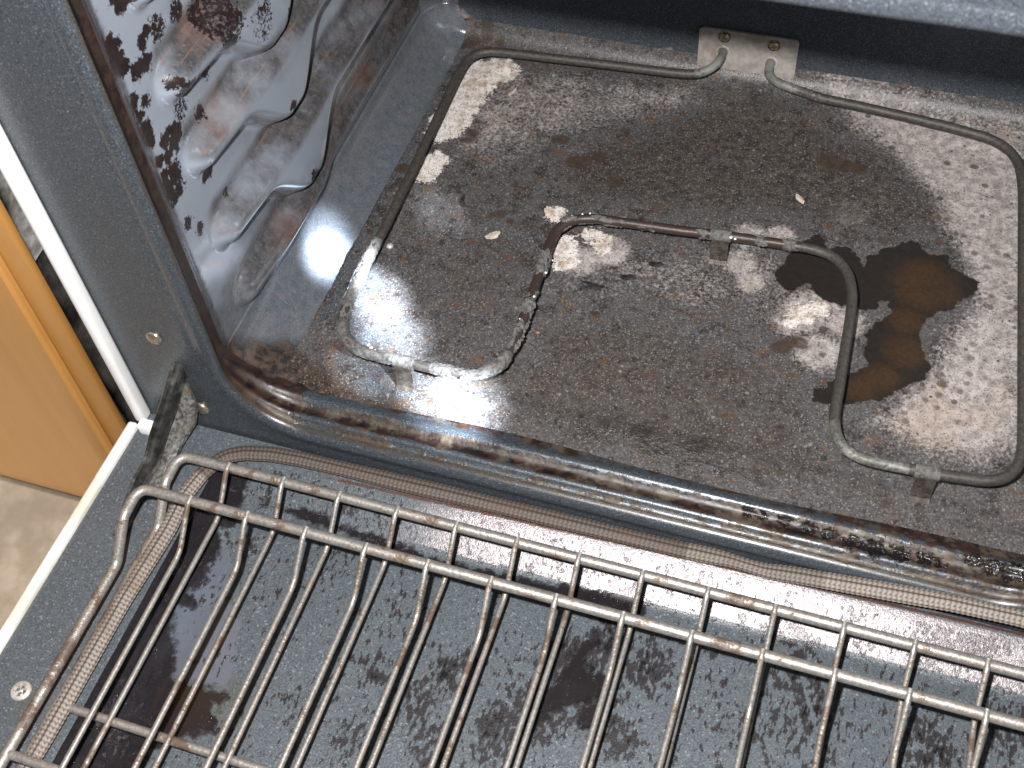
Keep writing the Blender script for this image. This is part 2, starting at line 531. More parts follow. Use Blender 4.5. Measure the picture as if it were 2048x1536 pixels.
# ---- inside of the door
def mat_door():
    n = NT('greasy_enamel_door')
    base, g, r3 = grain(n, 0.55)
    dk, sm, fk, strip = n.attr('dark'), n.attr('smooth'), n.attr('flecks'), n.attr('slope')
    nA = n.noise(48, 5, 0.62)
    nB = n.noise(190, 5, 0.66, off=(2, 5, 1))
    st = n.vmath('MULTIPLY', n.co, (1.0, 0.45, 1.0))
    nS = n.noise(430, 5, 0.66, co=st)
    nC = n.noise(700, 3, 0.7)
    c = n.mix(0.25, base, (0.15, 0.172, 0.188))
    c = n.mix(n.mul(n.step(nA, 0.4, 0.75), 0.3), c, (0.10, 0.118, 0.125))
    # greenish and rusty tinges
    c = n.mix(n.mul(n.step(n.noise(26, 3, 0.5, off=(0, 4, 0)), 0.60, 0.72), 0.45), c, (0.075, 0.078, 0.05))
    c = n.mix(n.mul(n.step(n.noise(60, 3, 0.5, off=(6, 4, 0)), 0.68, 0.74), 0.45), c, (0.11, 0.065, 0.05))
    # smooth grey film
    sm_m = n.step(n.add(sm, n.mul(n.sub(nB, 0.5), 0.010)), -0.0008, 0.0012)
    c = n.mix(n.mul(sm_m, 0.9), c, n.mix(nA, (0.075, 0.088, 0.115), (0.115, 0.13, 0.16)))
    # burnt fat, peeled in flecks
    ff = n.add(n.mul(fk, 0.54), n.add(n.mul(n.sub(nS, 0.5), 1.7), n.mul(n.sub(nA, 0.5), 0.65)))
    fm = n.step(ff, 0.33, 0.40)
    c = n.mix(n.mul(fm, 0.9), c, n.mix(nB, (0.010, 0.008, 0.009), (0.030, 0.024, 0.026)))
    k = n.step(n.add(n.mul(fk, 0.50), n.add(n.mul(n.sub(nS, 0.5), 1.2), n.mul(n.sub(nA, 0.5), 1.1))), 0.54, 0.60)
    c = n.mix(k, c, (0.005, 0.004, 0.005))
    dm = n.step(n.add(dk, n.add(n.mul(n.sub(nB, 0.5), 0.010), n.mul(n.sub(nA, 0.5), 0.012))), -0.001, 0.002)
    c = n.mix(n.mul(dm, 0.95), c, n.mix(nB, (0.006, 0.005, 0.006), (0.017, 0.013, 0.015)))
    # pitted slope by the hinge: flash highlight helped by a paler, metallic colour
    sl = n.step(n.add(strip, n.mul(n.sub(nB, 0.5), 0.25)), 0.35, 0.65)
    c = n.mix(n.mul(sl, n.fmix(n.mul(fm, 0.6), 0.85, 0.2)), c, n.mix(n.step(nC, 0.35, 0.6), (0.17, 0.155, 0.16), (0.34, 0.31, 0.32)))
    rust = n.step(n.add(n.attr('rust'), n.mul(n.sub(nB, 0.5), 1.2)), 0.45, 0.75)
    c = n.mix(n.mul(rust, 0.9), c, n.mix(nB, (0.02, 0.010, 0.008), (0.10, 0.04, 0.02)))
    rough = n.fmix(n.math('MAXIMUM', dm, sm_m), n.ramp(r3, 0, 1, 0.25, 0.45), n.ramp(nB, 0.3, 0.7, 0.10, 0.2))
    rough = n.fmix(fm, rough, 0.3)
    rough = n.fmix(sl, rough, 0.40)
    h = n.add(n.mul(g, n.fmix(n.math('MAXIMUM', dm, sm_m), 0.45, 0.02)), n.mul(fm, 0.35))
    h = n.add(h, n.mul(n.mul(nC, sl), 0.25))
    return n.set(color=c, metal=n.mul(sl, 0.6), rough=rough, normal=n.bump(h, 0.5, 0.0009), spec=0.5)

def mat_rack():
    n = NT('dirty_chrome_wire')
    nA = n.noise(130, 4, 0.65)
    nB = n.noise(700, 3, 0.7)
    nC = n.noise(36, 3, 0.5)
    c = n.mix(n.step(nB, 0.3, 0.7), (0.26, 0.247, 0.232), (0.44, 0.42, 0.395))
    warm = n.step(n.add(nA, n.mul(n.sub(nC, 0.5), 0.8)), 0.42, 0.72)
    c = n.mix(n.mul(warm, 0.55), c, (0.34, 0.25, 0.17))
    d = n.step(n.add(nA, n.add(n.mul(n.sub(nB, 0.5), 0.5), n.mul(n.sub(nC, 0.5), 0.9))), 0.565, 0.68)
    c = n.mix(n.mul(d, 0.88), c, n.mix(nB, (0.03, 0.02, 0.016), (0.12, 0.075, 0.05)))
    return n.set(color=c, metal=n.fmix(d, 0.65, 0.1), rough=n.ramp(nA, 0.3, 0.7, 0.38, 0.55), normal=n.bump(n.add(nB, n.mul(d, 0.8)), 0.35, 0.0005))

def mat_element():
    n = NT('oxidised_element')
    nA = n.noise(70, 4, 0.6)
    nB = n.noise(520, 4, 0.7)
    c = n.mix(n.step(nB, 0.3, 0.7), (0.038, 0.034, 0.030), (0.080, 0.072, 0.064))
    c = n.mix(n.mul(n.step(nA, 0.55, 0.75), 0.6), c, (0.075, 0.046, 0.038))
    p = n.attr('pale')
    c = n.mix(n.step(n.add(p, n.mul(n.sub(nB, 0.5), 0.8)), 0.4, 0.8), c, n.mix(n.step(nA, 0.4, 0.65), (0.26, 0.265, 0.245), (0.12, 0.13, 0.105)))
    r = n.attr('bare')
    c = n.mix(n.mul(n.step(n.add(r, n.mul(n.sub(nB, 0.5), 0.5)), 0.4, 0.7), 0.9), c, n.mix(nA, (0.03, 0.019, 0.017), (0.07, 0.042, 0.032)))
    return n.set(color=c, rough=n.fmix(r, 0.55, 0.36), metal=0.25, normal=n.bump(nB, 0.35, 0.0006))

def mat_noise(name, a, b, rough=0.5, metal=0.0, scale=200, bump=0.3, lo=0.35, hi=0.65, spec=0.5, third=None, dist=0.0008):
    n = NT(name)
    x = n.noise(scale, 5, 0.65)
    c = n.mix(n.step(x, lo, hi), a, b)
    if third:
        y = n.noise(scale * 0.3, 4, 0.6, off=(4, 4, 4))
        c = n.mix(n.mul(n.step(y, 0.5, 0.66), 0.8), c, third)
    return n.set(color=c, rough=rough, metal=metal, normal=n.bump(x, bump, dist), spec=spec)

def mat_gasket():
    n = NT('braided_gasket')
    h = n.attr('strand')
    nA = n.noise(45, 4, 0.6)
    nB = n.noise(420, 3, 0.6)
    c = n.mix(n.step(h, 0.15, 0.75), (0.065, 0.052, 0.044), (0.27, 0.235, 0.205))
    c = n.mix(n.mul(n.step(n.attr('burnt'), 0.2, 0.9), 0.8), c, n.mix(h, (0.020, 0.015, 0.012), (0.085, 0.066, 0.053)))
    c = n.mix(n.mul(n.step(nA, 0.52, 0.72), 0.35), c, (0.10, 0.055, 0.03))
    return n.set(color=c, rough=0.62, metal=0.0, spec=0.35)

def mat_wood():
    n = NT('varnished_maple')
    st = n.vmath('MULTIPLY', n.co, (1, 1, 0.14))
    x = n.noise(26, 6, 0.62, dist=0.6, co=st)
    y = n.noise(300, 4, 0.6, co=st)
    c = n.mix(n.step(x, 0.3, 0.7), (0.47, 0.225, 0.056), (0.54, 0.275, 0.080))
    c = n.mix(n.mul(n.step(y, 0.5, 0.7), 0.22), c, (0.42, 0.20, 0.06))
    c = n.mix(n.mul(n.step(n.noise(9, 4, 0.6), 0.55, 0.75), 0.3), c, (0.46, 0.24, 0.08))
    return n.set(color=c, rough=0.34, coat=0.25, coat_rough=0.2)

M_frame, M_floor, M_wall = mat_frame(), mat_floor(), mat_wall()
M_back = mat_plain_enamel('speckled_enamel_back')
M_ceil = mat_plain_enamel('speckled_enamel_ceiling', 0.6)
M_door = mat_door()
M_doorframe = mat_plain_enamel('speckled_enamel_door_edge')
M_rack, M_el = mat_rack(), mat_element()
M_white = mat_noise('white_stove_paint', (0.86, 0.86, 0.85), (0.90, 0.90, 0.89), 0.35, scale=60, bump=0.05, third=None)
M_whitewear = mat_noise('worn_white_paint', (0.78, 0.77, 0.72), (0.84, 0.83, 0.80), 0.4, scale=90, bump=0.08, third=(0.62, 0.58, 0.48))
M_steel = mat_noise('stained_steel', (0.42, 0.38, 0.34), (0.60, 0.56, 0.52), 0.45, 0.35, 160, 0.2, third=(0.32, 0.25, 0.19))
M_plate = mat_noise('dull_stained_plate', (0.25, 0.225, 0.20), (0.36, 0.33, 0.30), 0.6, 0.0, 190, 0.15, third=(0.22, 0.18, 0.14))
M_foot = mat_noise('browned_clip_steel', (0.085, 0.07, 0.058), (0.19, 0.165, 0.14), 0.5, 0.2, 300, 0.2, third=(0.07, 0.05, 0.038))
M_screw = mat_noise('brassy_screw', (0.34, 0.27, 0.19), (0.55, 0.47, 0.36), 0.28, 0.8, 300, 0.2)
M_rustscrew = mat_noise('burnt_screw', (0.05, 0.03, 0.02), (0.34, 0.20, 0.10), 0.3, 0.7, 500, 0.3)
M_zinc = mat_noise('mottled_zinc', (0.10, 0.10, 0.095), (0.40, 0.40, 0.38), 0.36, 0.6, 420, 0.5, third=(0.20, 0.17, 0.13))
M_arm = mat_noise('dark_hinge_steel', (0.018, 0.018, 0.018), (0.055, 0.055, 0.052), 0.32, 0.4, 220, 0.2, third=(0.20, 0.19, 0.17))
M_char = mat_noise('charcoal_flake', (0.010, 0.009, 0.009), (0.05, 0.045, 0.042), 0.4, 0, 500, 0.6)
M_paleflake = mat_noise('pale_ash_flake', (0.40, 0.33, 0.27), (0.66, 0.58, 0.50), 0.8, 0, 420, 0.5, third=(0.20, 0.15, 0.11))
M_crust = mat_noise('grey_flaking_crust', (0.058, 0.055, 0.052), (0.145, 0.137, 0.128), 0.85, 0, 520, 0.7, third=(0.16, 0.155, 0.145))
M_bit = mat_noise('white_crumb', (0.70, 0.68, 0.64), (0.85, 0.83, 0.80), 0.7, 0, 600, 0.3)
M_wood = mat_wood()
M_toe = mat_noise('dark_toe_board', (0.14, 0.075, 0.03), (0.20, 0.11, 0.045), 0.5, 0, 120, 0.1)
M_lino = mat_noise('beige_lino', (0.40, 0.32, 0.235), (0.56, 0.47, 0.37), 0.55, 0, 34, 0.08, third=(0.33, 0.27, 0.21))
M_greyfoil = mat_noise('grey_scuffed_foil', (0.20, 0.195, 0.185), (0.44, 0.43, 0.41), 0.42, 0.2, 130, 0.5)
M_blackbag = mat_noise('black_plastic', (0.020, 0.019, 0.018), (0.06, 0.055, 0.05), 0.26, 0, 60, 0.4, dist=0.002)
M_side = mat_noise('dark_stove_side', (0.03, 0.03, 0.03), (0.05, 0.05, 0.05), 0.5, 0, 60, 0.1)

# ------------------------------------------------------------------ kitchen setting
def kitchen():
    nx = 40
    xs = np.linspace(-2.5, 2.5, nx)
    ys = np.linspace(-2.5, 1.5, nx)
    X, Y = np.meshgrid(xs, ys, indexing='ij')
    V = np.stack([X, Y, np.full_like(X, -0.30)], -1).reshape(-1, 3)
    o = mesh_obj('kitchen_floor', V, grid_faces(nx, nx), M_lino)
    tag(o, kind='structure')

kitchen()

# ------------------------------------------------------------------ oven
oven = empty('oven', (0.18, 0.03, -0.30))
tag(oven, 'grimy blue-grey enamel oven with white trim and its door hanging open', 'oven')
OV = oven.location.copy()
def under_oven(o):
    o.parent = oven
    o.matrix_parent_inverse = Matrix.Translation(-OV)
    return o

XL, XR, ZB, ZT, RC = -0.020, 0.378, -0.014, 0.2755, 0.045

def opening_path(step=0.0022):
    pts = []
    cs = [((XR - RC, ZB + RC), -90), ((XR - RC, ZT - RC), 0), ((XL + RC, ZT - RC), 90), ((XL + RC, ZB + RC), 180)]
    for (cx, cz), a0 in cs:
        for k in range(25):
            a = math.radians(a0 + 90 * k / 24)
            pts.append(Vector((cx + RC * math.cos(a), 0, cz + RC * math.sin(a))))
    dense = resample(pts, step, closed=True)
    return dense

def front_frame():
    P = opening_path()
    n = len(P)
    # profile: (inward offset, y, grime, edge)
    prof = [(-0.0060, 0.0300, 0, 0), (-0.0012, 0.0299, 0, 0), (0.0, 0.0303, 0.0, 0.0), (0.0012, 0.0298, 0, 0),
            (0.0035, 0.0292, 0, 0), (0.0060, 0.0294, 0.0, 0.1), (0.0078, 0.0304, 0.05, 0.35), (0.0088, 0.0320, 0.25, 0.9),
            (0.0090, 0.0335, 0.6, 0.8), (0.0096, 0.0350, 0.6, 0.5), (0.0110, 0.0360, 0.45, 0.6), (0.0120, 0.0372, 0.45, 0.4), (0.0120, 0.0386, 0.7, 0.3),
            (0.0111, 0.0400, 0.95, 0.1), (0.0108, 0.0416, 1.0, 0), (0.0111, 0.0432, 0.95, 0), (0.0124, 0.0448, 0.75, 0),
            (0.0138, 0.0462, 0.5, 0), (0.0142, 0.0476, 0.45, 0.2), (0.0136, 0.0492, 0.5, 0.3)]
    V, G, E, T, D = [], [], [], [], []
    tarpts = [(0.2322, 0.0469, 0.0031), (0.2387, 0.0472, 0.0026), (0.2476, 0.0466, 0.0035), (0.2585, 0.0459, 0.0043), (0.2673, 0.0451, 0.0047), (0.2769, 0.0443, 0.0056), (0.2865, 0.0438, 0.0064), (0.297, 0.0436, 0.0064), (0.3071, 0.0448, 0.0051), (0.3133, 0.0449, 0.0034), (0.3271, 0.0494, 0.0046), (0.3352, 0.0488, 0.0059), (0.3433, 0.048, 0.0063)]
    for i, p in enumerate(P):
        t = (P[(i + 1) % n] - P[i - 1]).normalized()
        inward = Vector((-t.z, 0, t.x))
        # end of the sweep: bottom meets the floor pan, sides meet the wall
        down = max(0.0, inward.z)
        end = 0.0112 * down + 0.0006 * (1 - down)
        row = list(prof) + [(end * 0.55 + 0.0136 * 0.45, 0.0510, 0.6, 0.2), (end, 0.0535, 0.7, 0.1), (end - 0.0008, 0.0560, 0.8, 0)]
        s = 1.0
        for q, (a, y, gr, ed) in enumerate(row):
            side = max(0.0, inward.x)
            if y > 0.0315:      # up the sides the lip runs straight back to the wall
                a = a * down + (1 - down) * max(0.0006, 0.0090 - (y - 0.0315) * 0.62 + 0.0016 * math.exp(-((y - 0.0462) / 0.0016) ** 2))
            yy = y if y < 0.0335 else 0.0335 + (y - 0.0335) * (0.60 + 0.40 * down)
            v = p + inward * a
            V.append((v.x, yy, v.z))
            gq = gr * (1 - 0.22 * down * (1 - smoothstep(0.24, 0.30, v.x)))
            if q >= 8 and side > 0.3:
                gq = min(1.0, gr + 0.4 * side)
            G.append(gq)
            D.append(down)
            E.append(ed)
            td = -1.0
            if v.z < 0.02 and y > 0.030:
                for (cx, cy, r) in tarpts:
                    td = max(td, r * 0.75 - math.hypot(v.x - cx, (y - cy + 0.003) * 1.3))
            T.append(td)
    m = len(row)
    F = []
    for i in range(n):
        for q in range(m - 1):
            a, b = i * m + q, ((i + 1) % n) * m + q
            F.append((a, a + 1, b + 1, b))
    # flat face out to the rectangular outline
    x0, x1, z0, z1 = -0.0645, 0.4225, -0.060, 0.335
    base = len(V)
    cx, cz = (XL + XR) / 2, (ZB + ZT) / 2
    for i, p in enumerate(P):
        t = (P[(i + 1) % n] - P[i - 1]).normalized()
        o = Vector((t.z, 0, -t.x))
        ts = []
        if o.x > 1e-6: ts.append((x1 - p.x) / o.x)
        if o.x < -1e-6: ts.append((x0 - p.x) / o.x)
        if o.z > 1e-6: ts.append((z1 - p.z) / o.z)
        if o.z < -1e-6: ts.append((z0 - p.z) / o.z)
        k = min(ts)
        V.append((p.x + o.x * k, 0.030, p.z + o.z * k))
        G.append(0); E.append(0); T.append(-1); D.append(0)
    for i in range(n):
        F.append((base + i, i * m, ((i + 1) % n) * m, base + (i + 1) % n))
    o = mesh_obj('front_frame', V, F, M_frame, None, True, dict(grime=G, edge=E, tar=T, floorside=D), angle=60)
    return under_oven(o)

front_frame()

# ---- left wall with four stamped rack guides
XW = -0.0225
RIBS = [(0.232, 1), (0.192, 1), (0.1475, 1), (0.1085, 1), (0.0635, 1), (0.0235, 0)]
def wall_profile(Y, Z):
    X = np.full(Y.shape, XW)
    film = np.zeros(Y.shape)
    total = np.zeros(Y.shape)
    for z0, notch in RIBS:
        bump = smoothstep(0.103, 0.141, Y) * (1 - smoothstep(0.150, 0.190, Y)) if notch else 0 * Y
        ze = z0 - 0.003 - 0.0235 * bump
        hh = 0.0125 if notch else 0.0115
        zt = z0 - 0.003 + 2 * hh
        y0, y1 = 0.0680 + hh, 0.312
        # distance inside the stamped outline (a capsule with a lobe hanging from it)
        slope = np.gradient(ze, axis=0) / np.maximum(np.gradient(Y, axis=0), 1e-9)
        dl = (Z - ze) / np.sqrt(1 + slope ** 2)
        du = zt - Z
        d = np.minimum(dl, du)
        zc = z0 - 0.003 + hh
        cap = hh - np.hypot(Z - zc, Y - y0)
        d = np.where(Y < y0, cap, d)
        d = np.minimum(d, (y1 - Y) * 1.2)
        amp = 0.0115 if notch else 0.0095 - 0.0050 * smoothstep(0.150, 0.185, Y)
        sh = np.clip(d / hh, 0, 1)
        sh = np.sin(sh * math.pi / 2) ** 1.5 * (0.35 + 0.65 * smoothstep(0, 0.55, sh))
        bul = amp * sh * (1 + 0.12 * bump) * (0.72 + 0.28 * smoothstep(0.068, 0.120, Y))
        total = np.maximum(total, bul)
        inside = smoothstep(-0.001, 0.004, d)
        up = smoothstep(zc - 0.0035, zc + 0.0035, Z) * (1 - smoothstep(zt - 0.002, zt + 0.012, Z))  # lower rib faces stay free of film, showing the painted blue reflection
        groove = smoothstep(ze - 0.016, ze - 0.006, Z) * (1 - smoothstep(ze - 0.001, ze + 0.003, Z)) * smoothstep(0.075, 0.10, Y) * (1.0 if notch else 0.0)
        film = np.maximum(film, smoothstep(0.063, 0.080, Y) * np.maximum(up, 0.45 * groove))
    X = X + total
    # front curl towards the lip
    X = X + 0.0030 * (1 - smoothstep(0.047, 0.055, Y))
    r = 0.022
    zc = np.clip((Z + 0.003), 0, r)
    X = X + r - np.sqrt(np.clip(r * r - (r - zc) ** 2, 0, None))
    rb = 0.018
    yb = np.clip(0.330 - Y, 0, rb)
    X = X + (rb - np.sqrt(np.clip(rb * rb - (rb - yb) ** 2, 0, None)))
    return X, film

def side_wall():
    ys = np.concatenate([np.linspace(0.0545, 0.312, 270), 0.330 - 0.018 * np.cos(np.linspace(0, math.pi / 2, 16))[1:] ])
    ys = np.unique(np.clip(np.concatenate([np.linspace(0.0462, 0.312, 276), np.linspace(0.3125, 0.330, 26)]), 0, 0.330))
    zs = np.unique(np.concatenate([-0.003 + 0.022 * (1 - np.cos(np.linspace(0, math.pi / 2, 26))), np.linspace(0.019, 0.285, 270)]))
    Y, Z = np.meshgrid(ys, zs, indexing='ij')
    X, film = wall_profile(Y, Z)
    circles = [(0.0556, 0.1904, 0.0031), (0.0554, 0.1843, 0.0031), (0.0505, 0.1854, 0.0018), (0.0574, 0.1809, 0.0022), (0.0765, 0.1827, 0.0015), (0.0723, 0.1805, 0.0011), (0.0658, 0.1734, 0.0021), (0.0702, 0.1728, 0.0021), (0.0637, 0.1745, 0.0015), (0.0756, 0.1596, 0.001), (0.0688, 0.2009, 0.0025), (0.0677, 0.2045, 0.0022), (0.0566, 0.1651, 0.0011), (0.0547, 0.1635, 0.0011), (0.0559, 0.1578, 0.001), (0.0622, 0.1606, 0.0012), (0.056, 0.1514, 0.0022), (0.0565, 0.1456, 0.002), (0.0642, 0.1383, 0.0016), (0.0724, 0.1352, 0.0029), (0.0693, 0.133, 0.002), (0.0624, 0.131, 0.0014), (0.0568, 0.1339, 0.0012), (0.0626, 0.1234, 0.0021), (0.0629, 0.1194, 0.0019), (0.0567, 0.126, 0.0014), (0.0565, 0.1214, 0.0014), (0.0559, 0.1189, 0.0019), (0.0573, 0.1132, 0.0017), (0.0617, 0.1137, 0.0015), (0.0593, 0.0958, 0.0013), (0.0648, 0.0866, 0.0011), (0.087, 0.1106, 0.0013), (0.084, 0.1037, 0.0011), (0.0807, 0.1038, 0.0009), (0.0794, 0.1533, 0.0018), (0.0827, 0.1522, 0.0012), (0.0907, 0.1309, 0.0013), (0.141, 0.096, 0.0007), (0.1428, 0.0504, 0.0007), (0.1458, 0.0467, 0.0008)]
    fl = circ_sdf(Y, Z, circles)
    zone = np.zeros(Y.shape)
    for cy, cz, r in [(0.1142, 0.164, 0.0194), (0.1335, 0.1476, 0.015), (0.0839, 0.1789, 0.0087), (0.1114, 0.1512, 0.0104), (0.0896, 0.149, 0.0122), (0.0803, 0.141, 0.0092), (0.0684, 0.138, 0.0065), (0.1031, 0.1448, 0.0104), (0.0971, 0.1763, 0.0079), (0.0893, 0.0858, 0.004), (0.1568, 0.1334, 0.0067)]:
        zone = np.maximum(zone, 1 - smoothstep(0.35 * r, 1.1 * r, np.hypot(Y - cy, Z - cz)))
    front = (1 - smoothstep(0.0480, 0.0610, Y))
    low = (1 - smoothstep(0.03, 0.085, Z)) * 0.75 + 0.55 * smoothstep(0.19, 0.26, Y)
    low = np.clip(np.maximum(low, 1.3 * (1 - smoothstep(0.012, 0.035, Z))), 0, 1.3)
    # brown grime in the bottom front corner
    corner = 1 - smoothstep(0.010, 0.046, Z + 1.05 * (Y - 0.05))
    V = np.stack([X, Y, Z], -1).reshape(-1, 3)
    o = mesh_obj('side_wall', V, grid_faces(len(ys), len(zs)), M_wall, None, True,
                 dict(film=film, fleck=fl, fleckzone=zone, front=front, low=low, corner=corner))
    under_oven(o)
    # the opposite wall, mirrored
    V2 = V.copy()
    V2[:, 0] = (XL + XR) - V[:, 0]
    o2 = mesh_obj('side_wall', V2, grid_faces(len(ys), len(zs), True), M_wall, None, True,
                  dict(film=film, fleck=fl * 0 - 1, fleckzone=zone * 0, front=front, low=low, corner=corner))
    under_oven(o2)

side_wall()

# ---- floor pan
FZ = -0.003
def floor_pan():
    xs = np.linspace(-0.0005, 0.3585, 330)
    ys = np.unique(np.concatenate([np.linspace(0.0500, 0.316, 240), np.linspace(0.3165, 0.330, 20)]))
    X, Y = np.meshgrid(xs, ys, indexing='ij')
    Z = np.full(X.shape, FZ)
    r = 0.012                                       # cove to the back wall
    yb = np.clip(0.330 - Y, 0, r)
    Z = Z + (r - np.sqrt(np.clip(r * r - (r - yb) ** 2, 0, None)))
    # shallow pressed panel in the pan
    d = poly_sdf(X, Y, [(0.03, 0.075), (0.33, 0.075), (0.33, 0.303), (0.03, 0.303)])
    Z = Z - 0.0012 * smoothstep(-0.004, 0.004, d)
    Z = Z + 0.0006 * np.sin(X * 31 + 1) * np.sin(Y * 27)
    soft = lambda poly, w: smoothstep(-w, w, poly_sdf(X, Y, poly))
    def blobs(cs, k=1.0):
        f = np.zeros(X.shape)
        for cx, cy, r_ in cs:
            f = np.maximum(f, 1 - smoothstep(0.3 * r_, k * r_, np.hypot(X - cx, Y - cy)))
        return f
    ash = np.maximum(0.95 * soft([(0.2108, 0.3324), (0.3292, 0.323), (0.3449, 0.1103), (0.3287, 0.1001), (0.2966, 0.0966), (0.2751, 0.1076), (0.2938, 0.1366), (0.3131, 0.1929), (0.2967, 0.2338), (0.2865, 0.2572), (0.2589, 0.2895), (0.2284, 0.3112)], 0.016),
                     0.60 * soft([(0.0222, 0.3057), (0.1467, 0.3198), (0.1566, 0.3021), (0.1344, 0.2856), (0.0961, 0.2651), (0.0736, 0.2424), (0.0449, 0.2226), (0.0244, 0.2299), (0.0097, 0.2701)], 0.022))
    ash = np.maximum(ash, 0.85 * blobs([(0.2351, 0.1651, 0.0222), (0.2434, 0.174, 0.0149), (0.2293, 0.1569, 0.0147), (0.2548, 0.1638, 0.0171), (0.1977, 0.1895, 0.0153), (0.199, 0.208, 0.0156), (0.2138, 0.2119, 0.013), (0.2454, 0.2388, 0.0157), (0.1187, 0.1685, 0.0181), (0.1318, 0.1792, 0.0182), (0.2053, 0.1775, 0.0126), (0.3185, 0.2655, 0.0418), (0.3305, 0.1812, 0.0289), (0.253, 0.1903, 0.01), (0.2464, 0.1421, 0.0192)]))
    ash = np.maximum(ash, 0.45 * soft([(0.0984, 0.1815), (0.1997, 0.2045), (0.2389, 0.2005), (0.2578, 0.1453), (0.2474, 0.1361), (0.1975, 0.1549), (0.1482, 0.1483), (0.1167, 0.1397)], 0.02))
    soot = soft([(0.088, 0.2336), (0.0996, 0.2532), (0.1294, 0.2714), (0.1426, 0.2876), (0.1579, 0.3091), (0.1826, 0.3152), (0.2071, 0.3059), (0.2317, 0.2909), (0.2569, 0.2849), (0.2777, 0.2664), (0.2898, 0.2504), (0.2818, 0.2335), (0.2471, 0.2281), (0.2104, 0.2297), (0.1802, 0.2218), (0.1385, 0.2148), (0.1095, 0.219)], 0.020) * 1.12
    soot = np.maximum(soot, 0.52 * soft([(0.0589, 0.1824), (0.0941, 0.1955), (0.1028, 0.1499), (0.1028, 0.1091), (0.0854, 0.0914), (0.0631, 0.0949), (0.0428, 0.1198), (0.0379, 0.1543)], 0.018))
    soot = np.maximum(soot, 0.70 * soft([(0.1113, 0.1315), (0.1635, 0.1389), (0.2085, 0.1381), (0.245, 0.1231), (0.2605, 0.0863), (0.2931, 0.0737), (0.3433, 0.0775), (0.3446, 0.0601), (0.2736, 0.06), (0.1847, 0.0563), (0.1259, 0.0538), (0.101, 0.0616), (0.1086, 0.0914)], 0.02))
    white = np.maximum(circ_sdf(X, Y, [(0.0209, 0.2959, 0.0089), (0.0296, 0.3028, 0.0077), (0.0182, 0.2767, 0.0088), (0.0188, 0.2884, 0.0089), (0.0164, 0.256, 0.0087), (0.0182, 0.2654, 0.007), (0.0165, 0.2473, 0.0063), (0.0157, 0.2536, 0.0075), (0.0138, 0.2422, 0.0046), (0.0177, 0.2156, 0.0045), (0.0203, 0.2205, 0.0028), (0.0171, 0.2093, 0.0039), (0.1081, 0.1766, 0.0034), (0.1087, 0.1658, 0.0031), (0.1125, 0.1668, 0.0026), (0.12, 0.1872, 0.0021), (0.1278, 0.1818, 0.0021), (0.1278, 0.1855, 0.0016), (0.0961, 0.1979, 0.0016)]),
                       circ_sdf(X, Y, [(0.2342, 0.1632, 0.0049), (0.2417, 0.1695, 0.0035), (0.2304, 0.1572, 0.0025)]) - 0.0015)
    stain = poly_sdf(X, Y, [(0.2175, 0.193), (0.2219, 0.206), (0.2284, 0.2139), (0.2326, 0.2194), (0.2369, 0.2151), (0.2379, 0.2092), (0.2427, 0.2126), (0.2487, 0.2131), (0.2554, 0.2074), (0.2578, 0.2027), (0.2587, 0.21), (0.2638, 0.2146), (0.2692, 0.2186), (0.2731, 0.2232), (0.2792, 0.2263), (0.2855, 0.2239), (0.2888, 0.2188), (0.297, 0.2199), (0.2994, 0.2138), (0.3063, 0.2101), (0.3148, 0.2065), (0.3131, 0.2003), (0.3075, 0.1917), (0.304, 0.1851), (0.2979, 0.1825), (0.2922, 0.1763), (0.2906, 0.1703), (0.2905, 0.1635), (0.2928, 0.1578), (0.2952, 0.1518), (0.297, 0.148), (0.2967, 0.1396), (0.2923, 0.1362), (0.2882, 0.1311), (0.2828, 0.1254), (0.2774, 0.12), (0.2686, 0.1164), (0.2628, 0.1139), (0.2551, 0.1117), (0.2487, 0.1129), (0.2473, 0.1167), (0.2504, 0.1215), (0.2553, 0.1259), (0.2605, 0.1326), (0.2654, 0.1373), (0.269, 0.1393), (0.2664, 0.1461), (0.2667, 0.1547), (0.2654, 0.1589), (0.269, 0.1667), (0.2741, 0.1714), (0.2749, 0.1772), (0.2735, 0.1825), (0.2693, 0.1814), (0.2678, 0.1753), (0.2615, 0.1736), (0.2579, 0.1749), (0.2547, 0.1751), (0.2516, 0.1732), (0.2449, 0.1738), (0.2397, 0.1781), (0.2342, 0.1811), (0.2343, 0.1849), (0.2305, 0.1825), (0.2287, 0.1786), (0.2242, 0.1763), (0.219, 0.1794), (0.217, 0.1862)])
    orange = blobs([(0.2887, 0.1971, 0.0278), (0.2962, 0.1951, 0.0173), (0.2844, 0.1526, 0.0167), (0.2769, 0.1344, 0.0141), (0.2691, 0.1252, 0.0131), (0.2836, 0.1716, 0.0146)])
    corner = np.maximum(soft([(-0.0428, 0.0966), (-0.0246, 0.0946), (-0.0049, 0.0762), (0.021, 0.0671), (0.0575, 0.0554), (0.0912, 0.047), (0.1191, 0.0376), (0.0072, 0.0383), (-0.0149, 0.0508)], 0.016),
                        0.35 * soft([(-0.0068, 0.0925), (0.0244, 0.0843), (0.0353, 0.0711), (0.0066, 0.0631), (-0.0189, 0.0824)], 0.012))
